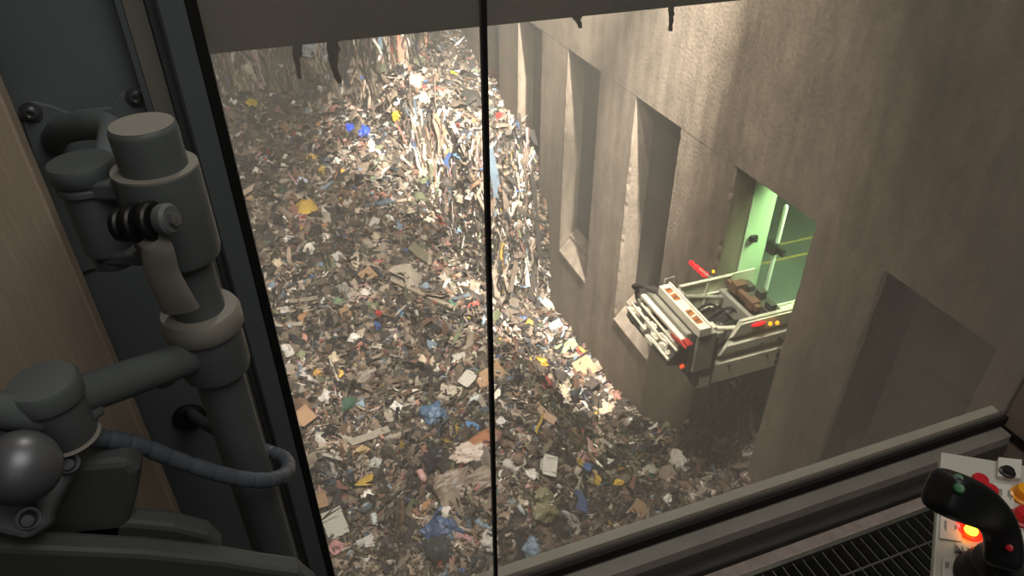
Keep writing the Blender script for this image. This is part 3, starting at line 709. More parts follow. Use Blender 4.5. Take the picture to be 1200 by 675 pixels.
HERO = [
 ('rubbish_bag', 411, 153, 11, 14, 20, (50, 78, 200), 'bright blue bundle, the left one of a pair below the pink strands', 0),
 ('rubbish_bag', 427, 156, 13, 14, -20, (52, 84, 208), 'bright blue bundle, the right one of a pair, next to the yellow bag', 1),
 ('rubbish_bag', 468, 136, 15, 11, 0, (212, 164, 40), 'round yellow bag up the slope from the pair of blue bundles', 2),
 ('rubbish_bag', 296, 122, 17, 9, -8, (206, 178, 50), 'flat yellow bag beside the left window frame near the far slope', 3),
 ('torn_bag', 378, 200, 9, 8, 0, (206, 168, 60), 'small yellow scrap right of the gleaming white bag', 0),
 ('torn_bag', 355, 216, 14, 15, 60, (214, 218, 240), 'gleaming bluish-white bag alone on the dark left slope', 1),
 ('plastic_sheet', 424, 135, 30, 8, -15, (196, 140, 132), 'tangled pink strands just above the pair of blue bundles', 0),
 ('torn_bag', 437, 170, 10, 10, 0, (232, 218, 206), 'small white bag right below the pair of blue bundles', 2),
 ('plastic_sheet', 442, 181, 20, 9, -15, (208, 186, 178), 'crumpled pinkish-white sheet under the small white bag', 1),
 ('rubbish_bag', 531, 91, 9, 11, 0, (236, 222, 50), 'lemon-yellow bag on top of the brightly lit bank', 0),
 ('rubbish_bag', 601, 131, 10, 13, 60, (206, 48, 44), 'red bag at the top edge of the bank by the concrete', 1),
 ('torn_bag', 541, 190, 7, 14, 70, (120, 168, 205), 'light blue bag on the brightly lit bank left of the glass joint', 0),
 ('rubbish_bag', 607, 228, 13, 12, 0, (78, 104, 146), 'slate blue bag low on the bank right of the glass joint', 2),
 ('rubbish_bag', 629, 223, 8, 8, 0, (190, 160, 60), 'small ochre bag at the right edge of the bank', 3),
 ('rubbish_bag', 632, 427, 19, 9, -5, (196, 150, 50), 'mustard bag on the pale slope right of the glass joint', 4),
 ('timber_board', 494, 347, 82, 4, -33, (150, 136, 118), 'long thin pale pole slanting down the left slope', 0),
 ('timber_board', 498, 303, 42, 10, -42, (112, 104, 84), 'broad greenish board leaning where the cliff begins', 1),
 ('timber_board', 434, 513, 47, 8, 22, (164, 155, 140), 'pale grey broken plank lying alone near the blue bags', 2),
 ('torn_bag', 373, 440, 12, 10, 30, (200, 150, 70), 'small orange-yellow bag beside a white one near the left frame', 0),
 ('plastic_sheet', 356, 447, 22, 22, 40, (196, 186, 178), 'white crumpled bag left of the small orange-yellow bag', 2),
 ('plastic_sheet', 430, 442, 42, 26, 15, (150, 138, 124), 'big taupe plastic sheet in the middle of the left slope', 3),
 ('plastic_sheet', 527, 463, 26, 20, -20, (176, 164, 146), 'creased cream sheet left of the glass joint, level with the blue bags', 0),
 ('rubbish_bag', 552, 501, 11, 18, 70, (78, 124, 168), 'sky blue bag next to the brown board at the glass joint', 1),
 ('torn_bag', 508, 486, 28, 24, 20, (78, 104, 132), 'wide blue-grey bag uphill of the broken plank', 1),
 ('cardboard_sheet', 568, 519, 26, 34, -60, (156, 104, 74), 'rust-brown board standing against the glass joint', 0),
 ('plastic_sheet', 546, 566, 70, 34, 25, (134, 118, 104), 'huge wrinkled brown-grey bag below the rust-brown board', 1),
 ('torn_bag', 553, 533, 40, 22, 5, (196, 178, 164), 'pinkish-white bag tucked behind the huge brown-grey bag', 2),
 ('rubbish_bag', 515, 537, 34, 24, 10, (38, 38, 44), 'large black bag left of the huge brown-grey bag', 2),
 ('rubbish_bag', 485, 573, 22, 24, 10, (44, 42, 44), 'black bag under the red and white can', 3),
 ('plastic_bottle', 497, 560, 18, 8, -58, (196, 150, 146), 'red and white can between two black bags', 0),
 ('torn_bag', 443, 545, 22, 13, 20, (176, 172, 164), 'pale bag just below the broken plank', 0),
 ('rubbish_bag', 425, 528, 15, 9, 0, (184, 156, 110), 'tan sack directly under the left end of the broken plank', 4),
 ('plastic_sheet', 520, 625, 40, 40, 50, (66, 88, 122), 'dark blue heaped film at the foot of the left pane', 2),
 ('rubbish_bag', 515, 648, 32, 34, 40, (54, 60, 62), 'dark olive bag under the dark blue heaped film', 0),
 ('cloth', 680, 602, 50, 15, -48, (66, 82, 116), 'blue garment sprawled on the refuse in the right pane', 0),
 ('rubbish_bag', 634, 584, 26, 22, 0, (126, 120, 88), 'upper of two drab green sacks near the foot of the right pane', 1),
 ('rubbish_bag', 637, 601, 28, 22, -10, (118, 112, 80), 'lower of two drab green sacks, left of the blue garment', 2),
 ('rubbish_bag', 731, 557, 18, 14, 20, (206, 150, 60), 'orange bag, the upper of an orange and yellow pair', 0),
 ('rubbish_bag', 726, 569, 16, 10, 0, (206, 170, 60), 'yellow bag just below the orange one in the right pane', 3),
 ('torn_bag', 715, 541, 14, 10, 0, (226, 218, 208), 'bright white bag uphill of the orange and yellow pair', 1),
 ('timber_board', 634, 488, 30, 8, -38, (180, 150, 124), 'short tan board lying right of the glass joint', 0),
 ('rubbish_bag', 582, 514, 10, 12, 0, (196, 182, 156), 'round cream bag touching the glass joint, right pane', 4),
 ('rubbish_bag', 680, 540, 17, 12, 0, (158, 116, 118), 'left of two dusty pink bags', 2),
 ('rubbish_bag', 694, 533, 13, 12, 0, (160, 112, 106), 'right of two dusty pink bags', 3),
 ('plastic_sheet', 664, 408, 26, 12, 30, (138, 150, 112), 'pale green film against the concrete wall', 3),
 ('rubbish_bag', 613, 376, 10, 7, 0, (86, 110, 176), 'blue bag beside an orange scrap on the pale slope', 1),
 ('torn_bag', 621, 380, 8, 8, 0, (214, 160, 60), 'orange scrap just right of the blue bag on the pale slope', 2),
 ('rubbish_bag', 443, 370, 10, 9, 0, (166, 50, 48), 'dull red bag among black bags mid left slope', 0),
 ('rubbish_bag', 469, 369, 9, 9, 0, (84, 126, 160), 'blue scrap bag right of the dull red bag', 1),
 ('torn_bag', 416, 397, 14, 9, 20, (226, 220, 210), 'white bag below the dull red bag on the left slope', 0),
 ('plastic_sheet', 374, 62, 24, 36, 70, (150, 158, 162), 'grey-blue translucent film hanging on the far bank below the girder', 0),
 ('timber_board', 526, 166, 36, 6, -65, (178, 160, 138), 'pale batten standing steeply in the bank, by the light blue bag', 0),
 ('timber_board', 541, 165, 46, 4, -68, (190, 160, 136), 'thin pinkish lath beside the steep pale batten', 1),
 ('plastic_sheet', 519, 178, 10, 34, -12, (206, 192, 172), 'long cream film hanging below the steep pale batten', 1),
 ('plastic_sheet', 479, 172, 10, 34, 12, (150, 130, 112), 'long drab film hanging at the left end of the cliff', 2),
 ('plastic_sheet', 487, 105, 14, 32, 5, (168, 150, 130), 'tall tan film hanging beside the dark hollow', 3),
 ('plastic_sheet', 598, 246, 8, 34, -10, (220, 206, 186), 'long white film hanging on the bank right of the glass joint', 0),
 ('plastic_sheet', 541, 228, 7, 40, 6, (212, 194, 172), 'narrow white streamer hanging low on the cliff', 1),
 ('timber_board', 468, 55, 34, 7, -80, (190, 128, 104), 'orange-brown batten sticking up from the far clump', 2),
 ('timber_board', 498, 52, 34, 7, -78, (188, 140, 110), 'tan batten right of the orange-brown one on the far clump', 1),
]
for h in HERO:
    k, px, py, w, hh, ang, rgb, lab, var = h
    lay(k, px, py, w, hh, ang, rgb, lab, var, lift=.16 if k in ('timber_board', 'cloth', 'plastic_bottle') else .1)

# ------- the many lesser pieces; each is described by what lies next to it
LM = [(411, 153, 'the left blue bundle'), (468, 136, 'the round yellow bag'), (296, 122, 'the flat yellow bag'), (355, 216, 'the gleaming bluish-white bag'),
      (531, 91, 'the lemon-yellow bag'), (601, 131, 'the red bag'), (541, 190, 'the light blue bag'), (632, 427, 'the mustard bag'), (494, 347, 'the long thin pole'),
      (434, 513, 'the broken plank'), (373, 440, 'the orange-yellow bag'), (430, 442, 'the big taupe sheet'), (527, 463, 'the creased cream sheet'), (568, 519, 'the rust-brown board'),
      (546, 566, 'the huge brown-grey bag'), (520, 625, 'the dark blue film'), (680, 602, 'the blue garment'), (634, 584, 'the upper drab green sack'), (731, 557, 'the orange bag'),
      (634, 488, 'the short tan board'), (443, 370, 'the dull red bag'), (613, 376, 'the blue bag beside the orange scrap'), (607, 228, 'the slate blue bag'), (694, 533, 'the right dusty pink bag')]
OPTS = [('rubbish_bag', 'black', (34, 33, 36), 11), ('rubbish_bag', 'dark grey', (66, 64, 64), 6), ('rubbish_bag', 'white', (214, 206, 196), 6), ('rubbish_bag', 'brown', (112, 90, 72), 4),
        ('rubbish_bag', 'blue', (64, 96, 156), 2), ('rubbish_bag', 'pink', (176, 128, 126), 2), ('torn_bag', 'white', (222, 214, 204), 7), ('torn_bag', 'cream', (196, 178, 152), 5), ('torn_bag', 'green', (96, 112, 82), 2),
        ('torn_bag', 'light blue', (126, 150, 172), 3), ('plastic_sheet', 'grey', (140, 134, 126), 4), ('plastic_sheet', 'white', (214, 208, 200), 4), ('plastic_sheet', 'black', (40, 39, 41), 3),
        ('cardboard_sheet', 'brown', (150, 112, 80), 5), ('cardboard_sheet', 'white', (216, 208, 194), 4), ('carton', 'tan', (160, 128, 98), 4), ('carton', 'white', (206, 200, 188), 2), ('plastic_bottle', 'clear-white', (196, 200, 198), 4),
        ('plastic_bottle', 'blue', (96, 130, 176), 1), ('timber_board', 'grey', (130, 118, 104), 3), ('timber_board', 'tan', (168, 138, 108), 3), ('cloth', 'dark', (54, 50, 52), 3), ('cloth', 'dusty red', (146, 78, 72), 1.5)]
KW = dict(rubbish_bag='rubbish bag', torn_bag='torn bag', plastic_sheet='plastic sheet', cardboard_sheet='cardboard sheet', timber_board='wooden board', carton='carton', plastic_bottle='plastic bottle', cloth='cloth')
PLU = dict(rubbish_bag='rubbish bags', torn_bag='torn bags', plastic_sheet='plastic sheets', cardboard_sheet='cardboard sheets', timber_board='wooden boards', carton='cartons', plastic_bottle='plastic bottles', cloth='cloths')
random.seed(5)
region = lambda x, y: (y > 120 or x > 300) and x > 262+(y-120)*.237 and (x < 640 if y < 350 else x < 640+(y-350)*.85) and y < 650-(max(0, x-640))*.36 and not (x > 600 and y < 200)
placed = [(h[1], h[2], max(h[3], h[4])*.6) for h in HERO]; minor = []
for _ in range(20000):
    if len(minor) >= 215: break
    y = random.uniform(70, 645); x = random.uniform(255, 850)
    if not region(x, y): continue
    sc = .30+.70*sst(80, 600, y)
    k, cn, rgb, _w = random.choices(OPTS, [o[3] for o in OPTS])[0]
    s = float(sc)*random.uniform(13, 27)
    if any((x-a)**2+(y-b)**2 < (r+s*.55)**2 for a, b, r in placed): continue
    placed.append((x, y, s*.6)); minor.append([k, cn, rgb, x, y, s])
ORD = ['', 'second ', 'third ', 'fourth ', 'fifth ', 'sixth ', 'seventh ', 'eighth ', 'ninth ']
buckets = {}
for m_ in minor:
    lm = min(LM, key=lambda l: (l[0]-m_[3])**2+(l[1]-m_[4])**2)
    dx, dy = m_[3]-lm[0], m_[4]-lm[1]
    rel = ('right of' if dx > 0 else 'left of') if abs(dx) > abs(dy) else ('below' if dy > 0 else 'above')
    m_.append((m_[0], m_[1], rel, lm[2])); m_.append(math.hypot(dx, dy)); buckets.setdefault(m_[6], []).append(m_)
for key, L in buckets.items():
    L.sort(key=lambda q: q[7])
    for i, m_ in enumerate(L):
        k, cn, rgb, x, y, s = m_[:6]
        size = 'small ' if s < 11 else ('large ' if s > 19 else '')
        if len(L) == 1: lab = f'{size}{cn} {KW[k]} on the heap, {key[2]} {key[3]}'
        else: lab = f'{size}{cn} {KW[k]}, {ORD[i]}nearest of its kind {key[2]} {key[3]}'
        ang = random.uniform(-70, 70)
        asp = random.uniform(.6, .95)
        if k == 'timber_board': w, hh = s*1.8, s*.24
        elif k == 'plastic_bottle': w, hh = s*.85, s*.32
        elif k == 'cloth': w, hh = s*1.3, s*.4
        else: w, hh = s, s*asp
        f = random.uniform(.85, 1.15)
        lay(k, x, y, w, hh, ang, tuple(min(250, c*f) for c in rgb), lab, random.randrange(6), f'{PLU[k]} strewn over the heap', lift=.13)

# ------------------------------------------------------------------ the cabin: window
YW = 1.0
GB = -1.655; GT = .55; XL = -.041; XR = 2.05; XJ = .328
def pane(name, x0, x1):
    bm = B(); box(bm, (x0, YW, GB), (x1, YW+.008, GT))
    o = finish(name, bm, GLASS, origin=((x0+x1)/2, YW, GB)); tag(o, kind='structure'); return o
pane('window_1', XL, XJ-.004); pane('window_2', XJ+.004, XR)
bm = B(); box(bm, (XJ-.0035, YW-.003, GB), (XJ+.0035, YW+.012, GT)); tag(finish('trim_window_joint', bm, GASKET, origin=(XJ, YW, GB)), kind='structure')
bm = B(); box(bm, (XL-.014, YW-.012, GB-.02), (XL, YW+.02, GT)); tag(finish('trim_gasket_left', bm, GASKET, origin=(XL, YW, GB)), kind='structure')
bm = B(); box(bm, (XL-.0, YW-.012, GB-.032), (XR+.01, YW+.02, GB)); tag(finish('trim_gasket_bottom', bm, GASKET, origin=(1, YW, GB)), kind='structure')
# outside ledge below the glass
bm = B(); prism(bm, [(XL, YW+.012, GB-.03), (XL, YW+.012, GB-.006), (XL, YW+.016, GB-.002), (XL, YW+.05, GB-.002), (XL, YW+.05, GB-.2), (XL, YW+.03, GB-.2)], (0, 0, 0), (XR-XL, 0, 0))
tag(finish('trim_outer_ledge', bm, SILL, origin=(1, YW, GB)), kind='structure')
# left mullion: stepped profile
bm = B()
pr = [(XL-.014, YW+.03), (XL-.014, YW-.02), (XL-.042, YW-.024), (XL-.046, YW-.02), (XL-.048, YW-.004), (XL-.058, YW+.002), (XL-.060, YW+.014), (XL-.083, YW+.014), (XL-.084, YW+.004), (XL-.091, YW+.004), (XL-.094, YW+.05)]
prism(bm, [Vector((x, y, -1.80)) for x, y in pr], (0, 0, 0), (0, 0, 2.4)); tag(finish('trim_window_post', bm, FRAME_D, origin=(XL, YW, -1.8)), kind='structure')
bm = B(); box(bm, (XL-.083, YW+.004, -1.8), (XL-.060, YW+.03, .6)); tag(finish('trim_post_seal', bm, FRAME_L, origin=(XL-.09, YW, -1.8)), kind='structure')
# panel left of the post
bm = B(); box(bm, (-1.0, YW+.03, -2.0), (XL-.09, YW+.06, .6)); tag(finish('wall_front', bm, METAL_D, origin=(-.5, YW, -2)), kind='structure')
# bottom sill
x0_ = XL-.1; wd_ = (XR-x0_, 0, 0)
bm = B(); prism(bm, [(x0_, YW+.03, -1.74), (x0_, YW+.03, -1.695), (x0_, YW-.001, -1.695), (x0_, YW-.004, -1.699), (x0_, .958, -1.699), (x0_, .954, -1.703), (x0_, .954, -1.74)], (0, 0, 0), wd_); tag(finish('trim_sill', bm, SILL, origin=(1, YW, -1.73)), kind='structure')
bm = B(); prism(bm, [(x0_, 1.04, -1.74), (x0_, .952, -1.74), (x0_, .950, -1.785), (x0_, .946, -1.796), (x0_, .934, -1.799), (x0_, .932, -1.803), (x0_, .932, -2.15), (x0_, 1.04, -2.15)], (0, 0, 0), wd_); tag(finish('trim_sill_channel', bm, SILL_D, origin=(1, YW, -1.82)), kind='structure')
bm = B(); box(bm, (x0_, .884, -1.86), (XR, .919, -1.80)); tag(finish('trim_floor_ledge', bm, SILL_P, origin=(1, .87, -1.86), bevel=.002), kind='structure')
bm = B(); prism(bm, [(XR, YW+.05, -2.15), (XR, .1, -2.15), (XR, .1, .6), (XR, YW+.05, .6)], (0, 0, 0), (.06, 0, 0)); tag(finish('wall_side', bm, WALLBEIGE, origin=(XR, .9, -1.9)), kind='structure')
bm = B(); box(bm, (XR-.006, .70, -1.72), (XR-.001, YW-.0, -1.69)); tag(finish('trim_corner_seal', bm, GASKET, origin=(XR, .8, -1.7)), kind='structure')

# floor grating: a frame, bearing bars and cross rods of one welded mat
bm = B(); gx0, gx1, gy0, gy1, gzz = .55, 2.0, .30, .882, -1.803
box(bm, (gx0, gy1-.012, gzz-.03), (gx1, gy1, gzz+.006)); box(bm, (gx0, gy0, gzz-.03), (gx1, gy0+.008, gzz))
x = gx0
while x < gx1:
    box(bm, (x, gy0, gzz-.028), (x+.0035, gy1-.01, gzz)); x += .034
for y in (gy1-.098, gy1-.215, gy1-.33): box(bm, (gx0, y, gzz-.012), (gx1, y+.005, gzz-.001))
tag(finish('floor_grating', bm, GRATE, origin=(1.2, .6, gzz-.03)), kind='structure')
bm = B(); box(bm, (-1.2, -1.6, -2.2), (2.2, 1.04, -2.1)); tag(finish('floor', bm, GASKET, origin=(.5, 0, -2.2)), kind='structure')

# wooden board at the far left
bm = B(); prism(bm, [(-.255, .90, -1.5), (-.80, .90, -1.5), (-.80, .90, .5), (-.255, .90, .5)], (0, 0, 0), (0, .03, 0))
o = finish('wooden_board', bm, BOARD, bevel=.003); tag(o, 'tan wooden board standing upright beside the dark metal wall, far left', 'board')
o2 = bpy.data.objects['wooden_board']

# ------------------------------------------------------------------ support arm on its pole
PY = .72; PX = -.143*PY
A = thing('support_arm', (PX, PY, -1.9), 'grey jointed support arm clamped on an upright pole left of the window', 'support arm')
P = lambda z, dx=0, dy=0: Vector((PX+dx, PY+dy, z))
bm = B(); cyl(bm, P(-1.9), P(-.31), .0275, seg=40); finish('pole', bm, ARM_D, A, smooth=True)
bm = B(); lathe(bm, P(-.33), (0, 0, 1), [(.031, 0), (.031, .062), (.030, .066), (.028, .068), (0, .068)], 48); pc = finish('pole_cap', bm, ARM_D, A, smooth=True)
bm = B(); lathe(bm, P(-.2622), (0, 0, 1), [(.0285, 0), (.0285, .0006), (0, .0008)], 48); finish('cap_lit_top', bm, ARM_L, pc, smooth=True)  # lighter disc puts the overhead light into the cap's top
bm = B(); lathe(bm, P(-.408), (0, 0, 1), [(.033, 0), (.0385, .002), (.040, .008), (.040, .098), (.0395, .101), (.033, .102), (.0325, .09)], 48); sl = finish('upper_sleeve', bm, ARM_D, A, smooth=True)
bm = B(); lathe(bm, P(-.3075), (0, 0, 1), [(.0325, 0), (.0398, 0), (.0398, .0025), (.0325, .0025)], 48); finish('rim', bm, ARM_L, sl, smooth=True)
bm = B(); lathe(bm, P(-.505), (0, 0, 1), [(.030, 0), (.040, 0), (.043, .004), (.043, .022), (.040, .028), (.031, .028)], 48); finish('collar', bm, ARM_L, A, smooth=True)
bm = B(); lathe(bm, P(-.565), (0, 0, 1), [(.029, 0), (.037, .002), (.0385, .008), (.0385, .06), (.029, .06)], 48); finish('arm_clamp', bm, ARM_D, A, smooth=True)
# hinge cylinder joined to the sleeve
hz = onY(93, 190, .75)
hc = Vector((hz.x, .75, hz.z))
bm = B(); lathe(bm, hc+Vector((0, 0, -.098)), (0, 0, 1), [(.024, 0), (.0255, .002), (.0255, .004), (.0255, .070), (.029, .072), (.029, .077), (.0265, .079), (.030, .083), (.0305, .095), (.029, .099), (0, .099)], 44)
hg = finish('hinge_cylinder', bm, ARM_D, A, smooth=True)
bm = B(); lathe(bm, hc+Vector((0, 0, -.118)), (0, 0, 1), [(.016, 0), (.022, .004), (.022, .012), (.016, .014)], 36); finish('hinge_bolt', bm, ARM_M, hg, smooth=True)
d = (P(0)-Vector((hc.x, hc.y, 0))); d.z = 0; d.normalize(); nn = Vector((-d.y, d.x, 0))
for z0, z1 in ((hc.z-.03, hc.z-.012), (hc.z-.106, hc.z-.092)):
    bm = B(); prism(bm, [Vector((hc.x, hc.y, z0))+nn*.022, Vector((hc.x, hc.y, z0))-nn*.022, P(z0)-nn*.022, P(z0)+nn*.022], (0, 0, 0), (0, 0, z1-z0))
    finish('hinge_link', bm, ARM_D, A, bevel=.003)
# wall plate with two screws, and the curved bracket to the hinge
s1 = onY(37, 130, YW+.028); s2 = onY(160, 112, YW+.028)
bm = B()
outl = [(25, 125), (37, 117), (60, 122), (82, 131), (98, 127), (130, 124), (140, 110), (160, 100), (176, 108), (182, 125), (178, 200), (150, 300), (90, 320), (60, 240), (30, 150)]
prism(bm, [onY(a, b, YW+.03) for a, b in outl], (0, 0, 0), (0, -.006, 0)); wp = finish('wall_plate', bm, METAL_D, A, bevel=.002)
for s in (s1, s2):
    bm = B(); lathe(bm, s+Vector((0, -.004, 0)), (0, -1, 0), [(.013, 0), (.013, .002), (.0075, .0025), (.0075, .007), (.006, .009), (.004, .009), (.0035, .006), (0, .006)], 24); finish('screw', bm, SCREW, wp, smooth=True)
bm = B(); pb = spline([onY(62, 165, YW+.02), onY(75, 152, .96), onY(105, 147, .9), onY(130, 152, .85), onY(128, 180, .80), hc+Vector((.01, .02, -.03))], 8)
tube(bm, pb, .0135, 16, flat=1.25); finish('curved_bracket', bm, METAL_D, A, smooth=True)
# cam lever: finned barrel, bolt and curved handle
bc = onY(172, 260, .655); ax = (onY(200, 256, .64)-onY(145, 262, .665)).normalized()
bm = B()
for t, r in ((-.028, .0165), (-.013, .0185), (.004, .0185)):
    lathe(bm, bc+ax*t, ax, [(.010, -.002), (r-.002, -.002), (r, 0), (r, .005), (r-.002, .007), (.010, .007)], 32)
lathe(bm, bc+ax*-.028, ax, [(.0095, 0), (.0095, .05)], 24)
kb = finish('cam_barrel', bm, BLACKP, A, smooth=True)
bm = B(); lathe(bm, bc+ax*.016, ax, [(.014, 0), (.015, .002), (.015, .009), (.012, .012), (0, .012)], 36); finish('washer', bm, ARM_D, kb, smooth=True)
bm = B(); lathe(bm, bc+ax*.028, ax, [(.0075, 0), (.0075, .004), (0, .005)], 6); finish('bolt_head', bm, SCREW, kb)
bm = B(); hp_ = [bc+Vector((-.002, -.006, -.012)), onY(184, 290, .645), onY(190, 318, .65), onY(203, 345, .655), onY(212, 362, .66)]
cl = spline(hp_, 8); tube(bm, cl, .016, 16, rfun=lambda t: (.007, .0125+.006*t), upv=Vector((0, -1, 0))); finish('cam_lever', bm, ARM_L, A, smooth=True)
# horizontal arm from clamp to elbow
ez = onY(48, 447, .58); E0 = Vector((ez.x, .58, ez.z))
bm = B(); c0 = P(-.537); e0 = E0+Vector((0, 0, -.028))
tube(bm, [c0+(e0-c0)*t for t in np.linspace(.08, 1.0, 14)], .018, 20, rfun=lambda t: (.0195, .017)); finish('cross_arm', bm, ARM_D, A, smooth=True)
bm = B(); dd_ = (e0-c0).normalized(); cyl(bm, c0+dd_*.07+Vector((0, 0, -.020)), c0+dd_*.085+Vector((0, 0, -.020)), .006, seg=10); cyl(bm, e0-dd_*.045+Vector((.0, -.016, -.012)), e0-dd_*.035+Vector((0, -.022, -.012)), .006, seg=12); finish('grub_screw', bm, ARM_M, A)
bm = B(); lathe(bm, E0+Vector((0, 0, -.066)), (0, 0, 1), [(.0245, 0), (.0255, .003), (.0255, .046), (.029, .047), (.0295, .050), (.0295, .063), (.027, .067), (0, .0675)], 48); eb = finish('elbow_joint', bm, ARM_D, A, smooth=True)
bm = B(); lathe(bm, E0+Vector((0, 0, -.070)), (0, 0, 1), [(.0262, 0), (.0275, .002), (.0262, .004)], 48); finish('elbow_ring', bm, ARM_L, eb, smooth=True)
bm = B(); tube(bm, [E0+Vector((-.01, -.01, -.03)), onY(-10, 480, .56), onY(-60, 500, .54)], .017, 16); finish('rear_arm', bm, ARM_D, A, smooth=True)
# ball joint housing below the elbow
bp_ = onY(24, 548, .52)
bm = B(); bmesh.ops.create_uvsphere(bm, u_segments=40, v_segments=24, radius=.031, matrix=Matrix.Translation(bp_)); bl = finish('ball_joint', bm, ARM_M, A, smooth=True)
bm = B(); vn = Vector((.35, -.75, .55)).normalized(); flv = onY(40, 572, .535)
outl = [(-30, 505), (10, 500), (45, 503), (70, 520), (88, 530), (90, 548), (82, 560), (70, 580), (60, 600), (58, 615), (30, 632), (10, 628), (-10, 622), (-40, 620)]
prism(bm, [onY(a, b, .56-.0006*(b-560)) for a, b in outl], (0, 0, 0), Vector((0, .010, -.012))); fl = finish('ball_flange', bm, ARM_D, A, bevel=.004)
for (a, b) in ((80, 541), (34, 606)):
    bm = B(); lathe(bm, onY(a, b, .555-.0006*(b-560)), (.2, -.8, .5), [(.010, 0), (.010, .004), (.0068, .004), (.0068, .010), (.005, .013), (0, .0135)], 20); finish('flange_bolt', bm, ARM_M, fl, smooth=True)
# dark housing under the ball: wedge head
bm = B(); outl = [(60, 580), (92, 545), (150, 540), (163, 553), (160, 585), (148, 625), (140, 660), (20, 660), (20, 610)]
prism(bm, [onY(a, b, .575) for a, b in outl], (0, 0, 0), (0, .05, -.01)); finish('mount_head', bm, MON, A, bevel=.008)

Mn = thing('monitor', tuple(onY(120, 690, .55)), 'dark monitor housing seen from above at the lower left corner', 'monitor')
def loft_px(bm, pts_, y0, y1, dz):
    prism(bm, [onY(a, b, y0) for a, b in pts_], (0, 0, 0), (0, y1-y0, dz))
bm = B(); loft_px(bm, [(60, 640), (90, 618), (150, 613), (205, 618), (245, 628), (260, 642), (262, 700), (40, 700)], .575, .60, 0); finish('rear_bulge', bm, MON, Mn, bevel=.006)
bm = B(); loft_px(bm, [(-60, 642), (0, 643), (80, 646), (170, 650), (260, 659), (310, 667), (350, 672), (372, 690), (372, 760), (-60, 760)], .53, .555, 0); finish('casing', bm, MON, Mn, bevel=.006)

# spiral wrapped cable looping round the pole into the wall
g0 = onY(222, 487, YW+.03)
cp = [onY(62, 526, .575), onY(85, 517, .585), onY(120, 514, .60), onY(165, 523, .615), onY(210, 540, .625), onY(260, 556, .63), onY(300, 563, .64), onY(326, 560, .66), onY(338, 549, .70), onY(332, 536, .745), onY(312, 528, .775), onY(285, 517, .80), onY(255, 504, .87), onY(236, 494, .95), g0+Vector((0, .01, 0))]
cs = spline(cp, 14)
bm = B(); tube(bm, cs, .0088, 14, rfun=lambda t: .0088+.0006*(1 if (t*26) % 1 < .82 else -1.2)); ca = finish('wrapped_cable', bm, HOSE, smooth=True)
tag(ca, 'blue-grey spiral-wrapped cable looping round the pole into the wall', 'cable')
bm = B(); lathe(bm, g0+Vector((0, .0, 0)), (0, -1, 0), [(.016, 0), (.026, 0), (.027, .006), (.022, .012), (.014, .012), (.013, .002)], 36); tag(finish('cable_grommet', bm, GASKET, smooth=True), 'round black rubber grommet in the metal wall behind the pole', 'grommet')

# ------------------------------------------------------------------ console and joystick
CZ = -.62
cA, cB, cC = onZ(1103, 529, CZ), onZ(1206, 546, CZ), onZ(1092, 690, CZ)
ux = (cB-cA).normalized(); uy = (cC-cA); uy = (uy-ux*uy.dot(ux)).normalized()      # along the rear edge, and towards the operator
LE = cC-cA
K = thing('control_console', tuple(cA+ux*.1+uy*.1-Vector((0, 0, .75))), 'pale grey control console with buttons and label plates, lower right corner', 'control console')
bm = B(); ext = ux*.30
prism(bm, [cA, cA+ext, cA+ext+LE*1.25, cA+LE*1.25], (0, 0, 0), (0, 0, -.011)); top = finish('console_top', bm, PANEL, K, bevel=.002)
bm = B(); i0 = cA+ux*.05+uy*.05
prism(bm, [i0, cA+ext-ux*.02+uy*.05, cA+ext+LE*1.2-ux*.02, cA+LE*1.2+ux*.05], (0, 0, -.011), (0, 0, -.75)); finish('pedestal', bm, PANEL, K)
def onpanel(px, py, h=0): return onZ(px, py, CZ+h)
def pbutton(px, py, r, m, name, h=.012):
    p = onpanel(px, py); bm = B(); lathe(bm, p, (0, 0, 1), [(r*1.25, 0), (r*1.25, .003), (r*1.02, .004), (r, .005), (r, h), (r*.85, h+.003), (0, h+.004)], 32)
    return finish(name, bm, m, K, smooth=True)
tag(pbutton(1137, 622, .0105, LITRED, 'lit_button', .008), 'red button, lit')
bm = B(); lathe(bm, onpanel(1138, 622, .0118), (0, 0, 1), [(.0062, 0), (.006, .002), (0, .003)], 20); finish('lit_lens', bm, LITCORE, bpy.data.objects['lit_button'], smooth=True)
pbutton(1144, 571, .0085, REDB, 'push_button'); pbutton(1155, 583, .0085, REDB, 'push_button')
tag(pbutton(1199, 583, .0105, AMBERB, 'push_button', .010), 'amber push button'); pbutton(1197, 609, .0095, REDB, 'push_button', .010)
tag(pbutton(1199, 638, .0095, PLATE, 'push_button', .006), 'white push button')
def plate(pts_, m, name, h=.0022, par=None):
    bm = B(); prism(bm, [onpanel(a, b) for a, b in pts_], (0, 0, .0003), (0, 0, h)); return finish(name, bm, m, par or K)
k1 = plate([(1168, 540), (1195, 543), (1194, 565), (1167, 562)], PLATE, 'switch_plate', .006)
p = onpanel(1180, 554, .006); bm = B(); lathe(bm, p, (0, 0, 1), [(.008, 0), (.008, .002), (.0055, .003), (.0055, .006), (0, .006)], 28); finish('key_switch', bm, BLACKP, k1, smooth=True)
l1 = plate([(1163, 567), (1188, 570), (1186, 618), (1168, 616), (1160, 590)], PLATE, 'label_plate')
def scribble(par, x0, y0, dx, dy, n, w, h=.0026):
    bm = B(); random.seed(int(x0*7+y0))
    for k in range(n):
        a, b = x0+dx*k, y0+dy*k
        ln = w*random.uniform(.6, 1)
        prism(bm, [onpanel(a, b), onpanel(a+.9, b+.1), onpanel(a+.9-.05*ln, b+ln), onpanel(a-.05*ln, b+ln)], (0, 0, .0018), (0, 0, h))
    finish('print_lines', bm, INK, par)
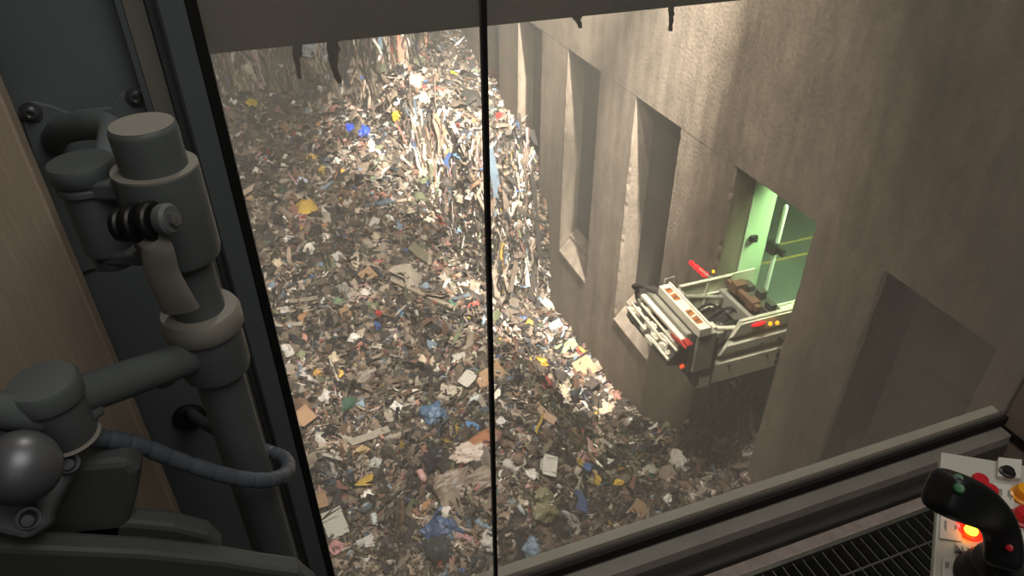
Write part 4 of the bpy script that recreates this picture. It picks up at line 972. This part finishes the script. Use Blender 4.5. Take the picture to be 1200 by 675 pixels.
scribble(l1, 1166, 574, 1.6, .2, 5, 11); scribble(l1, 1180, 576, 1.6, .2, 4, 12); scribble(l1, 1179, 600, 1.6, .2, 2, 8)
l2 = plate([(1102, 601), (1127, 605), (1126, 636), (1100, 632)], PLATE, 'label_plate'); scribble(l2, 1106, 612, 1.5, .2, 2, 12); scribble(l2, 1118, 617, 1.5, .2, 2, 6)
l3 = plate([(1119, 638), (1137, 641), (1137, 650), (1118, 648)], PLATE, 'label_plate', .004)
l4 = plate([(1104, 654), (1124, 657), (1122, 690), (1102, 690)], PLATE, 'label_plate'); scribble(l4, 1107, 660, 1.6, .2, 3, 10)
bpy.ops.object.select_all(action='DESELECT')
fc = bpy.data.curves.new('lettering', 'FONT'); fc.body = 'AU'; fc.size = .0105; fc.extrude = .0004; fc.align_x = 'CENTER'; fc.align_y = 'CENTER'
tmp = bpy.data.objects.new('tmp', fc); COL.objects.link(tmp); dg = bpy.context.evaluated_depsgraph_get()
me = bpy.data.meshes.new_from_object(tmp.evaluated_get(dg)); bpy.data.objects.remove(tmp)
me.materials.clear(); me.materials.append(INK)
lo = bpy.data.objects.new('lettering', me); COL.objects.link(lo); lo.parent = l3; lo.matrix_parent_inverse = parent_world(l3).inverted()
c_ = onpanel(1127.5, 644.3, .0045); lx = (onpanel(1137, 645.5)-onpanel(1119, 642.5)).normalized(); lz = Vector((0, 0, 1)); lo.matrix_world = Matrix.Translation(c_) @ Matrix((lx, lz.cross(lx), lz)).transposed().to_4x4()

J = thing('joystick', tuple(onpanel(1160, 690)), 'black hand-grip joystick with two green buttons beside the lit red button', 'joystick')
# grip: lofted stations from the boot up the neck to the head, about 8 cm above the console
def jp(px, py, h): return onZ(px, py, CZ+h)
st = [(jp(1175, 664, .045), .016, .017), (jp(1177, 646, .058), .0155, .0158), (jp(1175, 628, .070), .0155, .0152), (jp(1167, 609, .083), .0165, .0162), (jp(1151, 595, .096), .0185, .0175),
      (jp(1136, 588, .106), .0200, .0195), (jp(1121, 582, .115), .0195, .0205), (jp(1109, 577, .122), .0185, .0200), (jp(1101, 574, .125), .0165, .0175), (jp(1097, 572, .127), .013, .014)]
bm = B(); rings = []
for i, (p, rx, ry) in enumerate(st):
    dv = (st[min(i+1, len(st)-1)][0]-st[max(i-1, 0)][0]).normalized()
    side = dv.cross(-p.normalized()).normalized(); dep = side.cross(dv)
    sq = 3.8
    ring = []
    for k in range(24):
        t = 2*math.pi*k/24; c, s = math.cos(t), math.sin(t)
        c = math.copysign(abs(c)**(2/sq), c); s = math.copysign(abs(s)**(2/sq), s)
        ring.append(bm.verts.new(p+side*ry*c+dep*rx*s))
    rings.append(ring)
for a, b in zip(rings, rings[1:]):
    for k in range(24): bm.faces.new((a[k], a[(k+1) % 24], b[(k+1) % 24], b[k]))
bm.faces.new(rings[0]); bm.faces.new(rings[-1])
gr = finish('grip', bm, BLACKP, J, smooth=True); md = gr.modifiers.new('sub', 'SUBSURF'); md.levels = md.render_levels = 2
bm = B(); bb = jp(1166, 688, .0); lathe(bm, bb, (0, 0, 1), [(.036, 0), (.037, .006), (.032, .012), (.033, .018), (.028, .024), (.029, .030), (.023, .036), (.023, .042), (.018, .048), (0, .05)], 40); finish('boot', bm, BLACKP, J, smooth=True)
for (a, b, h) in ((1123, 561, .141), (1124, 572, .141)):
    p = jp(a, b, h); n_ = (-p.normalized()+Vector((0, 0, .4))).normalized()
    bm = B(); lathe(bm, p-n_*.010, n_, [(.0046, 0), (.0046, .0085), (.0036, .0105), (0, .011)], 24); tag(finish('thumb_button', bm, GREENB, J, smooth=True), 'green thumb button')
p = jp(1183, 642, .078); bm = B(); n_ = -p.normalized(); lathe(bm, p-n_*.004, n_, [(.0028, 0), (.0028, .004), (0, .005)], 16); tag(finish('indicator', bm, REDB, J, smooth=True), 'small red indicator')

# ------------------------------------------------------------------ light
W = bpy.data.worlds.new('world'); SC.world = W; W.use_nodes = True
W.node_tree.nodes['Background'].inputs[0].default_value = (.75, .8, .85, 1); W.node_tree.nodes['Background'].inputs[1].default_value = .012
hz_ = W.node_tree.nodes.new('ShaderNodeVolumeScatter')            # the dusty air of the bunker
hz_.inputs['Color'].default_value = (.95, .9, .81, 1); hz_.inputs['Density'].default_value = .0048; hz_.inputs['Anisotropy'].default_value = .2
W.node_tree.links.new(hz_.outputs[0], next(n for n in W.node_tree.nodes if n.type == 'OUTPUT_WORLD').inputs['Volume'])
def light(name, kind, loc, energy, color, target=None, size=1.0, size_y=None, spot=None, blend=.5):
    l = bpy.data.lights.new(name, kind); l.energy = energy; l.color = color
    if kind == 'AREA':
        l.size = size
        if size_y: l.shape = 'RECTANGLE'; l.size_y = size_y
    else: l.shadow_soft_size = size
    if kind == 'SPOT': l.spot_size = R(spot); l.spot_blend = blend
    o = bpy.data.objects.new(name, l); COL.objects.link(o); o.location = loc
    if target is not None: o.rotation_euler = (Vector(target)-Vector(loc)).to_track_quat('-Z', 'Y').to_euler()
    return o
WARM = (1, .9, .82)
light('crane_hall_flood_and_fill', 'SPOT', (10.8, 15, 8), 620000, WARM, (10.9, 35.5, -15), .35, spot=30, blend=1)
light('crane_hall_flood_and_fill', 'SPOT', (10.8, 14, 8), 460000, WARM, (11.5, 25.5, -22), .35, spot=26, blend=1)
light('crane_hall_flood_and_fill', 'SPOT', (8.0, 12, 8), 36000, WARM, (8.0, 27, -20), .5, spot=80, blend=1)
light('crane_hall_flood_and_fill', 'AREA', (0, 11, 8), 5200, WARM, (-1, 26, -18), 1.2).data.spread = R(110)
light('crane_hall_flood_and_fill', 'AREA', (3, 8, 8), 950, WARM, (3, 14, -18), 1.2)  # added weak fill to relight the outer ledge and pane dust
light('truck_fill_spot', 'SPOT', (5.5, 10.2, 6), 16000, WARM, (10.8, 13.6, -13), .3, spot=17, blend=.8)  # added spot to brighten the truck's rear and top
light('tipping_hall_lamp', 'AREA', (16.6, 13.2, -7.4), 3000, (.62, 1, .48), (16, 14.5, -15), 2.5)
light('cab_ceiling_lamp', 'AREA', (.55, -.15, 1.25), 15, (1, .96, .89), (.6, .25, -1), 1.2)

light('cab_rear_fill', 'AREA', (-.1, -1.1, .5), 1.8, (1, .97, .92), (-.1, .7, -.6), 1.2)  # added soft fill behind the camera for the cab's front faces

# ------------------------------------------------------------------ colour management
vs = SC.view_settings
vs.view_transform = 'Standard'; vs.look = 'None'; vs.gamma = 1; vs.exposure = 0; vs.use_curve_mapping = False
SC.cycles.use_denoising = True
SC.cycles.max_bounces = 8; SC.cycles.transparent_max_bounces = 12; SC.cycles.caustics_reflective = False; SC.cycles.caustics_refractive = False
SC.cycles.sample_clamp_indirect = 4
